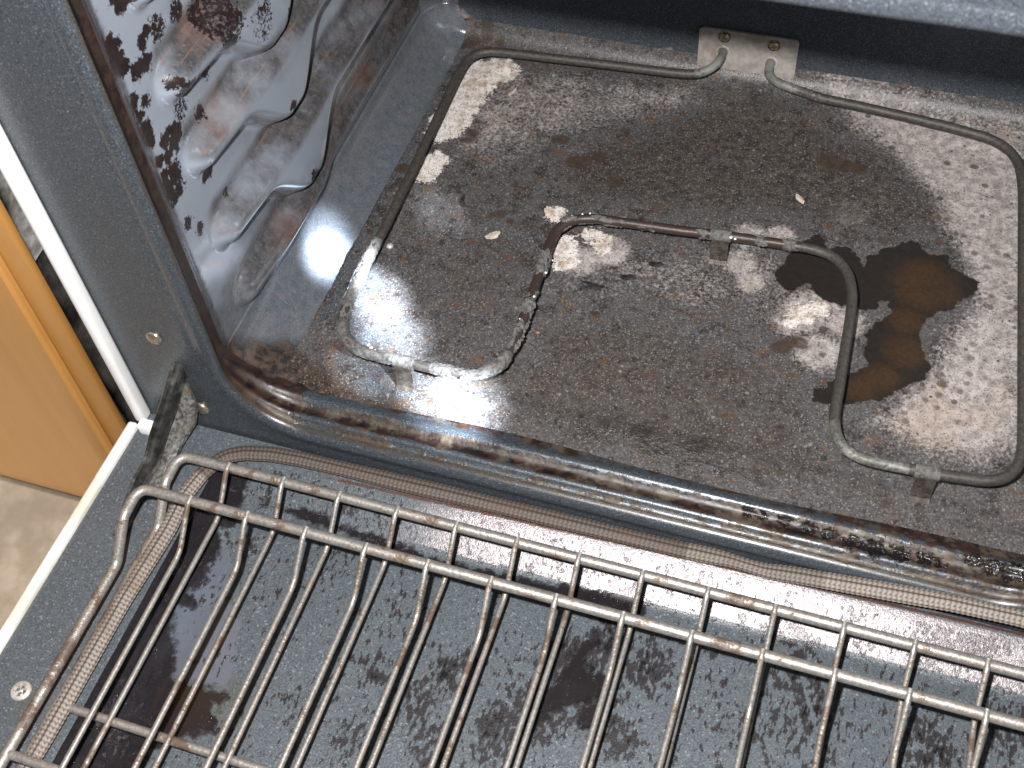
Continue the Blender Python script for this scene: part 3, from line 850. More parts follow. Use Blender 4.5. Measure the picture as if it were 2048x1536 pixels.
    spots = circ_sdf(X, Y, [(0.0801, 0.2547, 0.0042), (0.0838, 0.2552, 0.0037), (0.0319, 0.2468, 0.0037), (0.0318, 0.2411, 0.0031), (0.0315, 0.2567, 0.0023), (-0.0093, 0.2342, 0.0023), (-0.0125, 0.2352, 0.0017), (0.1205, 0.2298, 0.0049), (0.0949, 0.2395, 0.0055), (0.1001, 0.2417, 0.0044), (0.1074, 0.246, 0.0044), (0.0675, 0.1905, 0.0032), (0.0636, 0.1894, 0.0024), (0.0745, 0.1865, 0.0027), (0.0042, 0.1596, 0.0021), (0.0033, 0.2099, 0.0034), (0.001, 0.208, 0.0022), (0.0685, 0.2132, 0.0019), (0.0541, 0.2087, 0.0016), (-0.0117, 0.2951, 0.0024), (-0.0047, 0.292, 0.0018), (-0.0055, 0.3135, 0.003), (0, 0.3188, 0.0043), (0.0049, 0.3234, 0.0049), (0.0134, 0.3269, 0.0043), (0.0221, 0.3251, 0.003), (-0.0065, 0.3011, 0.0042), (0.1662, 0.3246, 0.0017), (0.164, 0.3182, 0.0017), (0.2276, 0.1401, 0.0048), (0.2307, 0.1426, 0.0039), (0.2363, 0.1451, 0.0041), (0.239, 0.1433, 0.0024), (0.2459, 0.1565, 0.0022), (0.2478, 0.1409, 0.0019), (0.2598, 0.2926, 0.0019), (0.2482, 0.2856, 0.0014), (0.2541, 0.2895, 0.0008), (0.2894, 0.2884, 0.0022), (0.3035, 0.2896, 0.0021), (0.3088, 0.2934, 0.0011), (0.2952, 0.247, 0.001), (0.2998, 0.2463, 0.0008), (0.3025, 0.2378, 0.001), (0.075, 0.0634, 0.0029), (0.07, 0.0651, 0.0014), (0.2291, 0.2738, 0.0065), (0.2375, 0.2719, 0.0054), (0.2455, 0.2719, 0.0043), (0.0505, 0.2962, 0.0018), (0.0447, 0.2902, 0.0018)])
    clean = np.maximum(soft([(-0.0305, 0.0659), (-0.0283, 0.1147), (-0.0319, 0.2029), (-0.0341, 0.2684), (-0.0202, 0.3248), (0.323, 0.3349), (0.3236, 0.3266), (0.1749, 0.3245), (0.0192, 0.3146), (0.0066, 0.2785), (0.0107, 0.218), (0.0106, 0.1583), (0.0453, 0.1204), (0.0618, 0.0913), (0.0981, 0.0699), (0.0857, 0.0483), (0.0377, 0.0529), (0.0085, 0.0832), (-0.0167, 0.0898)], 0.018),
                       0.0)
    crust = soft([(0.1388, 0.0752), (0.1644, 0.0884), (0.2013, 0.0839), (0.2278, 0.0686), (0.2598, 0.0641), (0.2612, 0.0565), (0.2307, 0.0544), (0.1968, 0.0542), (0.1564, 0.0567), (0.1362, 0.0597)], 0.026) * 0.80
    rings = np.clip(1 - np.abs(stain + 0.012) / 0.028, 0, 1) * smoothstep(0.272, 0.282, X)
    V = np.stack([X, Y, Z], -1).reshape(-1, 3)
    o = mesh_obj('floor_pan', V, grid_faces(len(xs), len(ys)), M_floor, None, True,
                 dict(ash=ash, white=white, soot=soot, stain=stain, orange=orange, corner=corner, spots=spots, clean=clean, crust=crust, rings=rings))
    under_oven(o)

floor_pan()

def back_wall():
    xs = np.linspace(-0.024, 0.382, 160)
    zs = np.linspace(0.0085, 0.285, 110)
    X, Z = np.meshgrid(xs, zs, indexing='ij')
    Y = np.full(X.shape, 0.3302)
    pale = np.zeros(X.shape)
    for cx, cz, r in [(-0.0104, -0.0014, 0.0154), (-0.0046, 0.007, 0.0122), (-0.0137, 0.0126, 0.0076), (0.126, 0.005, 0.0088), (-0.0304, 0.0098, 0.0037)]:
        pale = np.maximum(pale, 1 - smoothstep(0.2 * r, 1.1 * r, np.hypot(X - cx, Z - cz)))
    pale = np.maximum(pale, 0.6 * (1 - smoothstep(0.004, 0.020, Z)) * smoothstep(0.19, 0.28, X))
    black = circ_sdf(X, Z, [(-0.0014, -0.0102, 0.0037), (0.0072, -0.0057, 0.0037), (0.0154, -0.005, 0.0037), (0.0217, -0.0068, 0.0028), (-0.0086, -0.0153, 0.0031)])
    V = np.stack([X, Y, Z], -1).reshape(-1, 3)
    o = mesh_obj('back_wall', V, grid_faces(len(xs), len(zs)), M_back, None, True, dict(pale=pale, black=black))
    under_oven(o)
    V = [(-0.04, 0.052, 0.284), (0.40, 0.052, 0.284), (0.40, 0.334, 0.284), (-0.04, 0.334, 0.284),
         (-0.04, 0.052, 0.288), (0.40, 0.052, 0.288), (0.40, 0.334, 0.288), (-0.04, 0.334, 0.288)]
    F = [(0, 1, 2, 3), (7, 6, 5, 4), (0, 4, 5, 1), (1, 5, 6, 2), (2, 6, 7, 3), (3, 7, 4, 0)]
    under_oven(mesh_obj('ceiling_panel', V, F, M_ceil, None, False))

back_wall()

# stove body around the cavity, white corner trim, frame screws
def stove_body():
    bm = box_bm((-0.0700, 0.0315, -0.29), (-0.0655, 0.37, 0.36), 0.0015)
    under_oven(bm_obj('side_panel', bm, M_side))
    bm = box_bm((0.4235, 0.0315, -0.29), (0.4318, 0.37, 0.36), 0.0015)
    under_oven(bm_obj('side_panel', bm, M_side))
    bm = box_bm((-0.064, 0.0335, -0.29), (0.422, 0.37, -0.062), 0.002)
    under_oven(bm_obj('lower_body', bm, M_side))
    bm = box_bm((-0.064, 0.345, -0.060), (0.422, 0.37, 0.36), 0.002)
    under_oven(bm_obj('rear_body', bm, M_side))
    bm = box_bm((-0.0702, 0.0225, -0.0215), (-0.0642, 0.0305, 0.345), 0.0022, 3)
    under_oven(bm_obj('corner_trim', bm, M_white))
    bm = box_bm((0.4228, 0.0225, -0.014), (0.4315, 0.0305, 0.345), 0.0022, 3)
    under_oven(bm_obj('corner_trim', bm, M_white))

stove_body()

def pan_screw(name, loc, nrm, r, mat, parent=None, h=0.6, slot=True):
    """domed screw head with a cross recess"""
    nrm = Vector(nrm).normalized()
    q = nrm.to_track_quat('Z', 'Y')
    V, F = [], []
    ns, nr = 24, 7
    for i in range(nr + 1):
        a = i / nr
        rr = r * math.cos(a * math.pi / 2 * 0.97)
        zz = r * h * (0.25 + 0.75 * math.sin(a * math.pi / 2)) if i else 0.0
        if i == 0:
            rr = r
        for k in range(ns):
            th = 2 * math.pi * k / ns
            z2 = zz
            if slot and i >= 3:
                if min(abs(math.cos(th)), abs(math.sin(th))) * rr < r * 0.14 and rr < r * 0.62:
                    z2 = zz - r * 0.35
                if rr < r * 0.2:
                    z2 = r * h * 0.55
            V.append(Vector(loc) + q @ Vector((rr * math.cos(th), rr * math.sin(th), z2)))
    for i in range(nr):
        for k in range(ns):
            F.append((i * ns + k, i * ns + (k + 1) % ns, (i + 1) * ns + (k + 1) % ns, (i + 1) * ns + k))
    F.append(tuple(nr * ns + k for k in range(ns)))
    return mesh_obj(name, V, F, mat, parent, True, angle=50)

for (x, z), hh in zip([(-0.0399, 0.0467), (-0.0313, -0.0046)], (0.9, 0.9)):
    s = pan_screw('frame_screw', (x, 0.0299, z), (0, -1, 0), 0.0040, M_screw, slot=False, h=0.45)
    under_oven(s)

# ---- door lying open
door = empty('door', (0.18, 0.02, -0.022))
under_oven(door)
def under_door(o):
    o.parent = door
    o.matrix_parent_inverse = Matrix.Translation(-OV - (Vector((0.18, 0.02, -0.022)))) if False else Matrix.Translation(-Vector((0.18, 0.02, -0.022)))
    return o

DZ = -0.020
def door_parts():
    # flat enamel border of the door with the pressed centre panel in one sheet
    xs = np.linspace(-0.0668, 0.4245, 380)
    ys = np.unique(np.concatenate([np.linspace(-0.40, -0.19, 60), np.linspace(-0.19, 0.0287, 236)]))
    X, Y = np.meshgrid(xs, ys, indexing='ij')
    # inner panel falls away inside the gasket; near the hinge it is a broad tilted band
    tilt = 0.0075 + (X - 0.1) * 0.034
    hs = smoothstep(0, 1, np.clip(((0.022 + (X - 0.1) * 0.02) - Y) / (0.0235), 0, 1)) * 0.55 + 0.45 * np.clip(((0.022 + (X - 0.1) * 0.02) - Y) / 0.0235, 0, 1)
    ls = smoothstep(-0.0195, 0.006, X)
    rs = 1 - smoothstep(0.354, 0.380, X)
    fs = smoothstep(-0.385, -0.360, Y)
    dip = np.minimum(np.minimum(hs, ls), np.minimum(rs, fs))
    Z = DZ - 0.0105 * dip
    Z = Z - 0.0015 * (1 - smoothstep(-0.0655, -0.0640, X))
    slope = np.clip((hs < 0.93) * (Y < 0.024 + (X - 0.1) * 0.03) * 1.0, 0, 1) * smoothstep(-0.004, 0.03, X) * np.minimum(1, dip * 20 + 0.3)
    slope = slope * (0.30 + 0.70 * smoothstep(0.05, 0.16, X)) * (0.85 + 0.15 * smoothstep(0.0, 0.35, hs))
    rust = (1 - smoothstep(0.0, 0.004, np.abs(Y - (0.0205 + (X - 0.1) * 0.03)) * 2.2)) * smoothstep(0.0, 0.06, X)
    dark = np.maximum(poly_sdf(X, Y, [(-0.0247, 0.0149), (-0.0132, 0.0167), (-0.0022, 0.0108), (0.0006, -0.006), (0.0019, -0.0141), (-0.0038, -0.0186), (0.0003, -0.0258), (0.0001, -0.0368), (-0.0008, -0.0478), (-0.0023, -0.0561), (-0.005, -0.0608), (0.0021, -0.0753), (0.0077, -0.0811), (0.0105, -0.0888), (0.0217, -0.089), (0.0313, -0.0885), (0.0369, -0.0911), (0.0333, -0.0974), (0.0384, -0.1028), (0.0363, -0.108), (0.0275, -0.1141), (0.0166, -0.1208), (0.0133, -0.1321), (0.0076, -0.1391), (-0.023, -0.1485), (-0.0206, -0.1113), (-0.0214, -0.0696), (-0.0247, -0.0247), (-0.0261, 0.004)]),
                      circ_sdf(X, Y, [(-0.0027, -0.0552, 0.0037), (0.0005, -0.0564, 0.0023), (0.0134, -0.0821, 0.0024), (0.1887, -0.0564, 0.0063)]))
    dark = np.maximum(dark, poly_sdf(X, Y, [(0.1566, -0.0729), (0.1599, -0.056), (0.1653, -0.0449), (0.1689, -0.0271), (0.1788, -0.0142), (0.1853, -0.0172), (0.1829, -0.0325), (0.1928, -0.032), (0.1933, -0.0458), (0.1834, -0.0534), (0.1766, -0.06), (0.1685, -0.0759)]) - 0.0035)
    dark = np.maximum(dark, poly_sdf(X, Y, [(-0.0029, 0.0001), (0.0265, 0.0057), (0.0699, 0.0012), (0.0963, -0.0021), (0.1985, 0.0055), (0.1998, -0.008), (0.176, -0.0125), (0.1331, -0.0099), (0.1087, -0.0092), (0.0828, -0.006), (0.0414, -0.0043)]) - 0.001)
    smooth = poly_sdf(X, Y, [(-0.0119, -0.05), (0.0024, -0.0268), (0.0105, -0.0326), (0.0152, -0.0499), (0.0252, -0.0573), (0.0326, -0.0776), (0.0346, -0.0891), (0.009, -0.0895), (-0.0033, -0.0759), (-0.0081, -0.062)])
    fk = np.zeros(X.shape)
    for cx, cy, r, w in [(a, b, c, 1.0) for a, b, c in [(0.1736, -0.0353, 0.0259), (0.1673, -0.0583, 0.0253), (0.1532, -0.0694, 0.0189), (0.1862, -0.048, 0.019), (0.1855, -0.0221, 0.0152)]] + \
                        [(a, b, c, 0.75) for a, b, c in [(0.1127, -0.0702, 0.0256), (0.1253, -0.0546, 0.0194), (0.1286, -0.0881, 0.0229), (0.0948, -0.094, 0.021), (0.2065, -0.0255, 0.0236), (0.2029, -0.061, 0.0186), (0.1566, -0.0796, 0.0228), (0.3265, 0.0176, 0.0341), (0.3491, -0.0077, 0.0246), (0.2657, 0.0019, 0.0194), (0.3237, -0.0286, 0.0243), (0.0952, -0.0613, 0.0152), (0.1895, -0.0035, 0.0199)]] + \
                        [(a, b, c, 0.55) for a, b, c in [(0.0159, 0.0055, 0.0289), (0.0536, 0.0035, 0.0236), (0.0242, 0.0226, 0.0219), (0.0127, -0.021, 0.0141), (0.2702, -0.0226, 0.0418), (0.2423, -0.0401, 0.0333), (0.0448, -0.0566, 0.0201), (0.0479, -0.019, 0.0255), (0.0671, -0.084, 0.0215)]]:
        fk = np.maximum(fk, w * (1 - smoothstep(0.2 * r, 1.1 * r, np.hypot(X - cx, Y - cy))))
    fk = np.maximum(fk, 0.36)
    inside = smoothstep(0.1, 0.5, np.minimum(dip * 4, 1))
    fk = fk * inside - 0.6 * (1 - inside)
    dark = np.where(dip > 0.004, dark, -0.05)
    smooth = np.where(dip > 0.004, smooth, -0.05)
    V = np.stack([X, Y, Z], -1).reshape(-1, 3)
    under_door(mesh_obj('inner_panel', V, grid_faces(len(xs), len(ys)), M_door, None, True,
                        dict(dark=dark, smooth=smooth, flecks=fk, slope=slope, rust=rust)))
    under_door(bm_obj('outer_panel', box_bm((-0.070, -0.402, -0.062), (0.428, 0.019, -0.0345), 0.004), M_white))
    # white painted return along the left edge, with a folded tip at the hinge
    bm = box_bm((-0.0725, -0.403, -0.060), (-0.0672, 0.0215, -0.0188), 0.0016, 3)
    under_door(bm_obj('edge_trim', bm, M_whitewear))
    bm = box_bm((0.4252, -0.403, -0.060), (0.4305, 0.0215, -0.0188), 0.0016, 3)
    under_door(bm_obj('edge_trim', bm, M_whitewear))
    bm = box_bm((-0.0640, 0.0165, -0.0235), (-0.0520, 0.0222, -0.0140), 0.0012, 2)
    under_door(bm_obj('corner_clip', bm, M_white))
    under_door(pan_screw('door_screw', (-0.0475, -0.1185, DZ - 0.0003), (0, 0, 1), 0.0046, M_steel, h=0.35))

door_parts()

def gasket():
    pts = [(0.405, -0.36, -0.0158), (0.3985, -0.10, -0.0158), (0.392, 0.020, -0.0150), (0.365, 0.0355, -0.0150)]
    pts = [(0.3855, -0.37, -0.0165), (0.3855, -0.02, -0.0165), (0.3700, 0.0300, -0.0150)]
    pts = [(0.3855, -0.37, -0.0165), (0.3855, -0.02, -0.0145), (0.3740, 0.0250, -0.0080)]
    pts += [(x, 0.0255, z) for x, z in [(0.3488, -0.0027), (0.32, -0.0043), (0.2903, -0.0086), (0.2594, -0.0135), (0.2445, -0.0164), (0.229, -0.0149), (0.2044, -0.0166)]]
    pts += [(x, y, -0.0150) for x, y in [(0.1703, 0.0242), (0.1349, 0.0237), (0.0986, 0.0232), (0.0738, 0.0226), (0.0484, 0.0223), (0.0226, 0.0217), (0.0074, 0.0203), (-0.0047, 0.0175), (-0.0128, 0.0134), (-0.0169, 0.0069), (-0.0198, -0.0004), (-0.0219, -0.012), (-0.0209, -0.0313), (-0.0229, -0.0677), (-0.0232, -0.1024), (-0.0234, -0.1347)]]
    pts += [(-0.0262, -0.22, -0.0165), (-0.0262, -0.37, -0.0165), (0.0, -0.385, -0.0165), (0.3855 - 0.02, -0.385, -0.0165)]
    path = resample(round_path(pts, 0.02, 6, True), 0.00045, True)
    n = len(path)
    lam = 0.0021
    L = sum((path[(i + 1) % n] - path[i]).length for i in range(n))
    lam = L / round(L / lam)
    na = 10
    strand, burnt = [], []
    rnd = random.Random(4)
    pinch = path[0]
    px, py = [(0.2356, 0.0257)][0]
    def rad(i, th, s):
        col = abs(math.cos(na * th * 0.5))
        fr = (na * th / (2 * math.pi)) % 1.0
        row = math.sin(2 * math.pi * (s / lam + abs(fr - 0.5) * 0.9)) * 0.5 + 0.5
        h = (1 - (1 - col) ** 2) * (0.35 + 0.65 * row)
        strand.append(h)
        p = path[i]
        d = abs(p.x - px) + (1 if p.y < 0.01 else 0)
        sq = 1 - 0.30 * math.exp(-(d / 0.012) ** 2) + 0.07 * math.sin(s * 61) * math.sin(s * 23 + 1)
        burnt.append(0.9 if (p.y > 0.0 and p.x < 0.21) else (0.55 if p.y > 0 and p.x < 0.27 else 0.0))
        return 0.00330 * sq + 0.00042 * (h - 0.4)
    V, F = tube_arrays(path, rad, ns=36, closed=True, shape=(1.22, 0.72))
    o = mesh_obj('gasket', V, F, M_gask, None, True, dict(strand=strand, burnt=burnt))
    under_door(o)
M_gask = mat_gasket()
gasket()

def hinge():
    # folded strap from the slot in the frame down to the door
    path = [(-0.0335, 0.0325, 0.0300), (-0.0368, 0.0190, 0.0165), (-0.0418, 0.0050, 0.0010), (-0.0432, -0.0030, -0.0070), (-0.0462, -0.0125, -0.0128), (-0.0455, -0.0260, -0.0165), (-0.0440, -0.0390, -0.0192)]
    path = round_path(path, 0.008, 5)
    bm = bmesh.new()
    # channel section: web on top, two thin flanges
    sect = [(-0.0030, -0.0052), (-0.0030, 0.0006), (-0.0022, 0.0016), (-0.0010, 0.0012), (-0.0002, 0.0016), (0.0024, 0.0016), (0.0032, 0.0006), (0.0032, -0.0052)]
    rows = []
    for i, p in enumerate(path):
        t = (path[min(i + 1, len(path) - 1)] - path[max(i - 1, 0)]).normalized()
        side = Vector((1, 0, 0))
        side = (side - t * side.dot(t)).normalized()
        w = side.cross(t).normalized()
        if w.z < 0 and w.y > 0:
            w = -w
        rows.append([bm.verts.new(p + side * a + w * b) for a, b in sect])
    for r0, r1 in zip(rows, rows[1:]):
        for k in range(len(sect)):
            k2 = (k + 1) % len(sect)
            bm.faces.new((r0[k], r0[k2], r1[k2], r1[k]))
    bm.faces.new(rows[0]); bm.faces.new(rows[-1][::-1])
    under_door(bm_obj('hinge_arm', bm, M_arm, angle=30))
    # zinc hinge plate
    out = [(-0.0350, 0.0290, 0.0165), (-0.0345, 0.0262, 0.0040), (-0.0365, 0.0215, -0.0060), (-0.0400, 0.0110, -0.0120), (-0.0405, 0.0020, -0.0165), (-0.0405, -0.0100, -0.0200)]
    bm = bmesh.new()
    rows = []
    for i, p in enumerate(out):
        p = Vector(p)
        wd = [0.0022, 0.0048, 0.0050, 0.0046, 0.0040, 0.0034][i]
        ring = []
        for a, b in ((-wd, 0.0), (-wd, 0.0014), (-wd * 0.45, 0.0018), (wd * 0.5, 0.0024), (wd, 0.0004), (wd, -0.0018)):
            ring.append(bm.verts.new(p + Vector((a, -b * 0.7, b))))
        rows.append(ring)
    for r0, r1 in zip(rows, rows[1:]):
        for k in range(6):
            bm.faces.new((r0[k], r0[(k + 1) % 6], r1[(k + 1) % 6], r1[k]))
    bm.faces.new(rows[0]); bm.faces.new(rows[-1][::-1])
    under_door(bm_obj('hinge_plate', bm, M_zinc, angle=30))

hinge()

# ------------------------------------------------------------------ heating element
EZ = 0.0135
element = empty('heating_element', (0.17, 0.18, EZ))
tag(element, 'bent grey tubular bake element with flaking coating above the oven floor', 'heating element')
def under_el(o, par=None):
    o.parent = par or element
    if par is None:
        o.matrix_parent_inverse = Matrix.Translation(-element.location)
    return o

EL = [(0.1488, 0.3063), (0.1348, 0.3047), (0.0857, 0.3022), (0.0321, 0.299), (0.0218, 0.2974), (0.0154, 0.2893), (0.0149, 0.2735), (0.0177, 0.2055), (0.0195, 0.1499), (0.0194, 0.1263), (0.0204, 0.1075), (0.0211, 0.0919), (0.0238, 0.0818), (0.0307, 0.073), (0.0411, 0.0705), (0.0593, 0.0702), (0.0771, 0.0702), (0.0907, 0.0706), (0.0996, 0.0734), (0.1068, 0.0815), (0.1084, 0.0953), (0.1072, 0.1225), (0.1062, 0.146), (0.1052, 0.1634), (0.1063, 0.1738), (0.1116, 0.1803), (0.1213, 0.1836), (0.1381, 0.1847), (0.1639, 0.186), (0.1839, 0.1881), (0.2013, 0.1895), (0.2161, 0.1902), (0.2308, 0.191), (0.2429, 0.189), (0.2516, 0.1798), (0.2557, 0.1659), (0.2568, 0.1502), (0.2574, 0.1317), (0.2585, 0.1081), (0.2586, 0.0938), (0.2617, 0.0807), (0.2687, 0.0745), (0.2795, 0.0736), (0.3004, 0.0745), (0.3168, 0.0758), (0.3279, 0.0772), (0.335, 0.0815), (0.3387, 0.0918), (0.3379, 0.1078), (0.3344, 0.1528), (0.3295, 0.2158), (0.3263, 0.2576), (0.3234, 0.2757), (0.3171, 0.2865), (0.307, 0.2926), (0.2862, 0.2962), (0.2598, 0.2994), (0.2329, 0.3019), (0.2165, 0.3029)]
def element_path():
    mid = [Vector((x, y, EZ)) for x, y in EL]
    h = [(0.1571, 0.0147), (0.1845, 0.0121)]
    a = Vector((h[0][0], 0.3285, h[0][1])); b = Vector((h[1][0], 0.3285, h[1][1]))
    head = [a, a + Vector((0.0003, -0.0125, 0.0006))]
    tail = [b + Vector((0.0004, -0.0165, 0.0012)), b]
    q = resample(round_path(head + mid + tail, 0.012, 6), 0.0011)
    for it in range(26):
        q = q[:6] + [(q[i - 1] + q[i] * 2 + q[i + 1]) / 4 for i in range(6, len(q) - 6)] + q[-6:]
    return q

def element_parts():
    path = element_path()
    L = [0.0]
    for p, q in zip(path, path[1:]):
        L.append(L[-1] + (q - p).length)
    def near(px, py):
        return min(range(len(path)), key=lambda i: (path[i].x - px) ** 2 + (path[i].y - py) ** 2)
    marks = [near(x, y) for x, y in [(0.0191, 0.1406), (0.0238, 0.0867), (0.0568, 0.0702), (0.0746, 0.0701), (0.0919, 0.0707), (0.108, 0.089), (0.1072, 0.1225), (0.1052, 0.1634), (0.1127, 0.181), (0.151, 0.1855), (0.1839, 0.1881), (0.1963, 0.1892), (0.2259, 0.1907), (0.2795, 0.0736)]]
    n = len(path)
    pale = np.zeros(n); bare = np.zeros(n)
    pale[:32] = 1.0 - np.linspace(0, 1, 32) ** 3
    pale[-60:] = np.linspace(0, 1, 60) ** 0.5 * 0.9
    i0 = marks[-1]
    pale[i0 - 26:i0 + 14] = 0.62
    bare[marks[5]:marks[12]] = 0.62
    bare[marks[0]:marks[4]] = 0.3
    ns = 14
    V, F = tube_arrays(path, 0.0025, ns=ns)
    o = mesh_obj('tube', V, F, M_el, None, True, dict(pale=np.repeat(pale, ns), bare=np.repeat(bare, ns)), angle=60)
    under_el(o)
    # scaly coating still clinging to the tube
    rnd = random.Random(11)
    def crust(i0, i1, cover, amp, seed):
        rn = random.Random(seed)
        sub = resample(path[i0:i1 + 1], 0.0005)
        m = len(sub); k = 22
        ph = [rn.uniform(0, 6.28) for _ in range(6)]
        tab = np.array([[rn.random() for _ in range(k)] for _ in range(int(m / 2.4) + 3)])
        big = np.array([rn.random() for _ in range(m // 14 + 4)])
        def rad(i, th, s):
            u = i / 2.4; a = int(u); fu = u - a
            v = th / (2 * math.pi) * k; b = int(v) % k
            t = tab[a][b] * (1 - fu) + tab[a + 1][b] * fu
            g = i / 14.0; c = int(g); fg = g - c; fg = fg * fg * (3 - 2 * fg)
            bg_ = big[c] * (1 - fg) + big[c + 1] * fg
            lo = 0.5 + 0.5 * math.sin(th * 2 + ph[0] + s * 260) * math.cos(th + ph[1] - s * 170)
            q = bg_ * 0.62 + lo * 0.38
            edge = min(1.0, i / 6.0, (m - 1 - i) / 6.0)
            if q < 1 - cover:
                return 0.0023
            return 0.0024 + edge * (0.00022 + amp * 0.8 * (q - (1 - cover)) + amp * 0.85 * t * t)
        V, F = tube_arrays(sub, rad, ns=k)
        return V, F
    for q, (a, b, cov, amp) in enumerate([(marks[0], marks[1], 0.8, 0.0006), (marks[1], marks[2], 0.75, 0.0006), (marks[3], marks[5], 0.8, 0.0010),
                                          (marks[5], marks[6], 0.60, 0.0016), (marks[6], marks[7], 0.50, 0.0013), (marks[7], marks[9], 0.40, 0.0009), (marks[9], marks[12], 0.34, 0.0008)]):
        V, F = crust(a, b, cov, amp, 30 + q)
        under_el(mesh_obj('crust', V, F, M_crust, None, False))
    # white crumbs stuck on the tube
    for x, y, r in [(0.042, 0.0738, 0.0012), (0.0439, 0.0724, 0.0012), (0.0463, 0.0715, 0.0009), (0.0277, 0.0988, 0.001), (0.0268, 0.0952, 0.001), (0.1101, 0.1396, 0.001), (0.1091, 0.1234, 0.001), (0.1069, 0.1081, 0.0007), (0.0918, 0.0669, 0.0009), (0.0852, 0.068, 0.0009), (0.1162, 0.1827, 0.0008), (0.1198, 0.1843, 0.0008), (0.1117, 0.18, 0.0008), (0.1922, 0.186, 0.0012), (0.1944, 0.1855, 0.001), (0.1108, 0.1483, 0.0007)]:
        bm = bmesh.new()
        bmesh.ops.create_icosphere(bm, subdivisions=2, radius=r * 0.72)
        for v in bm.verts:
            v.co *= rnd.uniform(0.8, 1.15)
            v.co.z *= 0.7
            v.co += Vector((x, y, 0.0158))
        under_el(bm_obj('white_crumb', bm, M_bit, None, True, None))
    # mounting plate with its screws, on the back wall
    c = [(0.1427, 0.029), (0.199, 0.0285), (0.1985, 0.0006), (0.1427, 0.001)]
    x0, x1 = (c[0][0] + c[3][0]) / 2, (c[1][0] + c[2][0]) / 2
    z0, z1 = min(c[2][1], c[3][1]), max(c[0][1], c[1][1])
    bm = bmesh.new()
    q = []
    rr = 0.0028
    for (cx, cz, a0) in ((x1 - rr, z0 + rr, -90), (x1 - rr, z1 - rr, 0), (x0 + rr, z1 - rr, 90), (x0 + rr, z0 + rr, 180)):
        for k in range(6):
            a = math.radians(a0 + 90 * k / 5)
            q.append((cx + rr * math.cos(a), cz + rr * math.sin(a)))
    f = bm.faces.new([bm.verts.new((x, 0.3296, z)) for x, z in q])
    e = bmesh.ops.extrude_face_region(bm, geom=[f])
    for v in e['geom']:
        if isinstance(v, bmesh.types.BMVert):
            v.co.y = 0.3282
    plate = under_el(bm_obj('mounting_plate', bm, M_plate, None, False))
    for (x, z) in [(0.1572, 0.0248), (0.1852, 0.024)]:
        V, F = tube_arrays([(x, 0.3283, z), (x, 0.3277, z)], lambda i, th, s: 0.0036, ns=24, up=Vector((0, 0, 1)))
        w = mesh_obj('washer', V, F, M_rustscrew, None, True, angle=40)
        under_el(w)
        under_el(pan_screw('plate_screw', (x, 0.3278, z), (0, -1, 0), 0.0026, M_screw, h=0.5))
    for (x, z) in [(0.1571, 0.0147), (0.1845, 0.0121)]:
        ringp = [(x + 0.0036 * math.cos(a), 0.3280, z + 0.0036 * math.sin(a)) for a in [2 * math.pi * k / 20 for k in range(20)]]
        under_el(tube('collar', ringp, 0.0007, M_steel, None, ns=6, closed=True, up=Vector((0, 1, 0))))
    # clip feet: a sleeve round the tube and a tongue down to the floor
    for (fx, fy), (bx, by) in zip([(0.0617, 0.0706), (0.1867, 0.1881), (0.3008, 0.0744)], [(0.0597, 0.0696), (0.1877, 0.1876), (0.303, 0.0738)]):
        i = near(fx, fy)
        c0 = path[i]
        t = (path[i + 2] - path[i - 2]).normalized()
        V, F = tube_arrays([c0 - t * 0.0052, c0 - t * 0.0030, c0, c0 + t * 0.0030, c0 + t * 0.0052], 0.0031, ns=16)
        sl = mesh_obj('clip_sleeve', V, F, M_crust, None, True, angle=50)
        under_el(sl)
        out = Vector((t.y, -t.x, 0))
        if out.y > 0:
            out = -out
        bm = bmesh.new()
        prof = [(0.0024, EZ - 0.001), (0.0027, EZ - 0.006), (0.0032, 0.0015), (0.0038, -0.0010), (0.0056, -0.0024)]
        rows = []
        for d, z in prof:
            for th in (0,):
                p = c0 + out * d
                rows.append([bm.verts.new((p.x + t.x * w, p.y + t.y * w, z)) for w in (-0.0044, 0.0044)])
        for r0, r1 in zip(rows, rows[1:]):
            bm.faces.new((r0[0], r0[1], r1[1], r1[0]))
        bmesh.ops.solidify(bm, geom=bm.faces[:], thickness=0.0007)
        under_el(bm_obj('clip_foot', bm, M_foot, None, False))

element_parts()

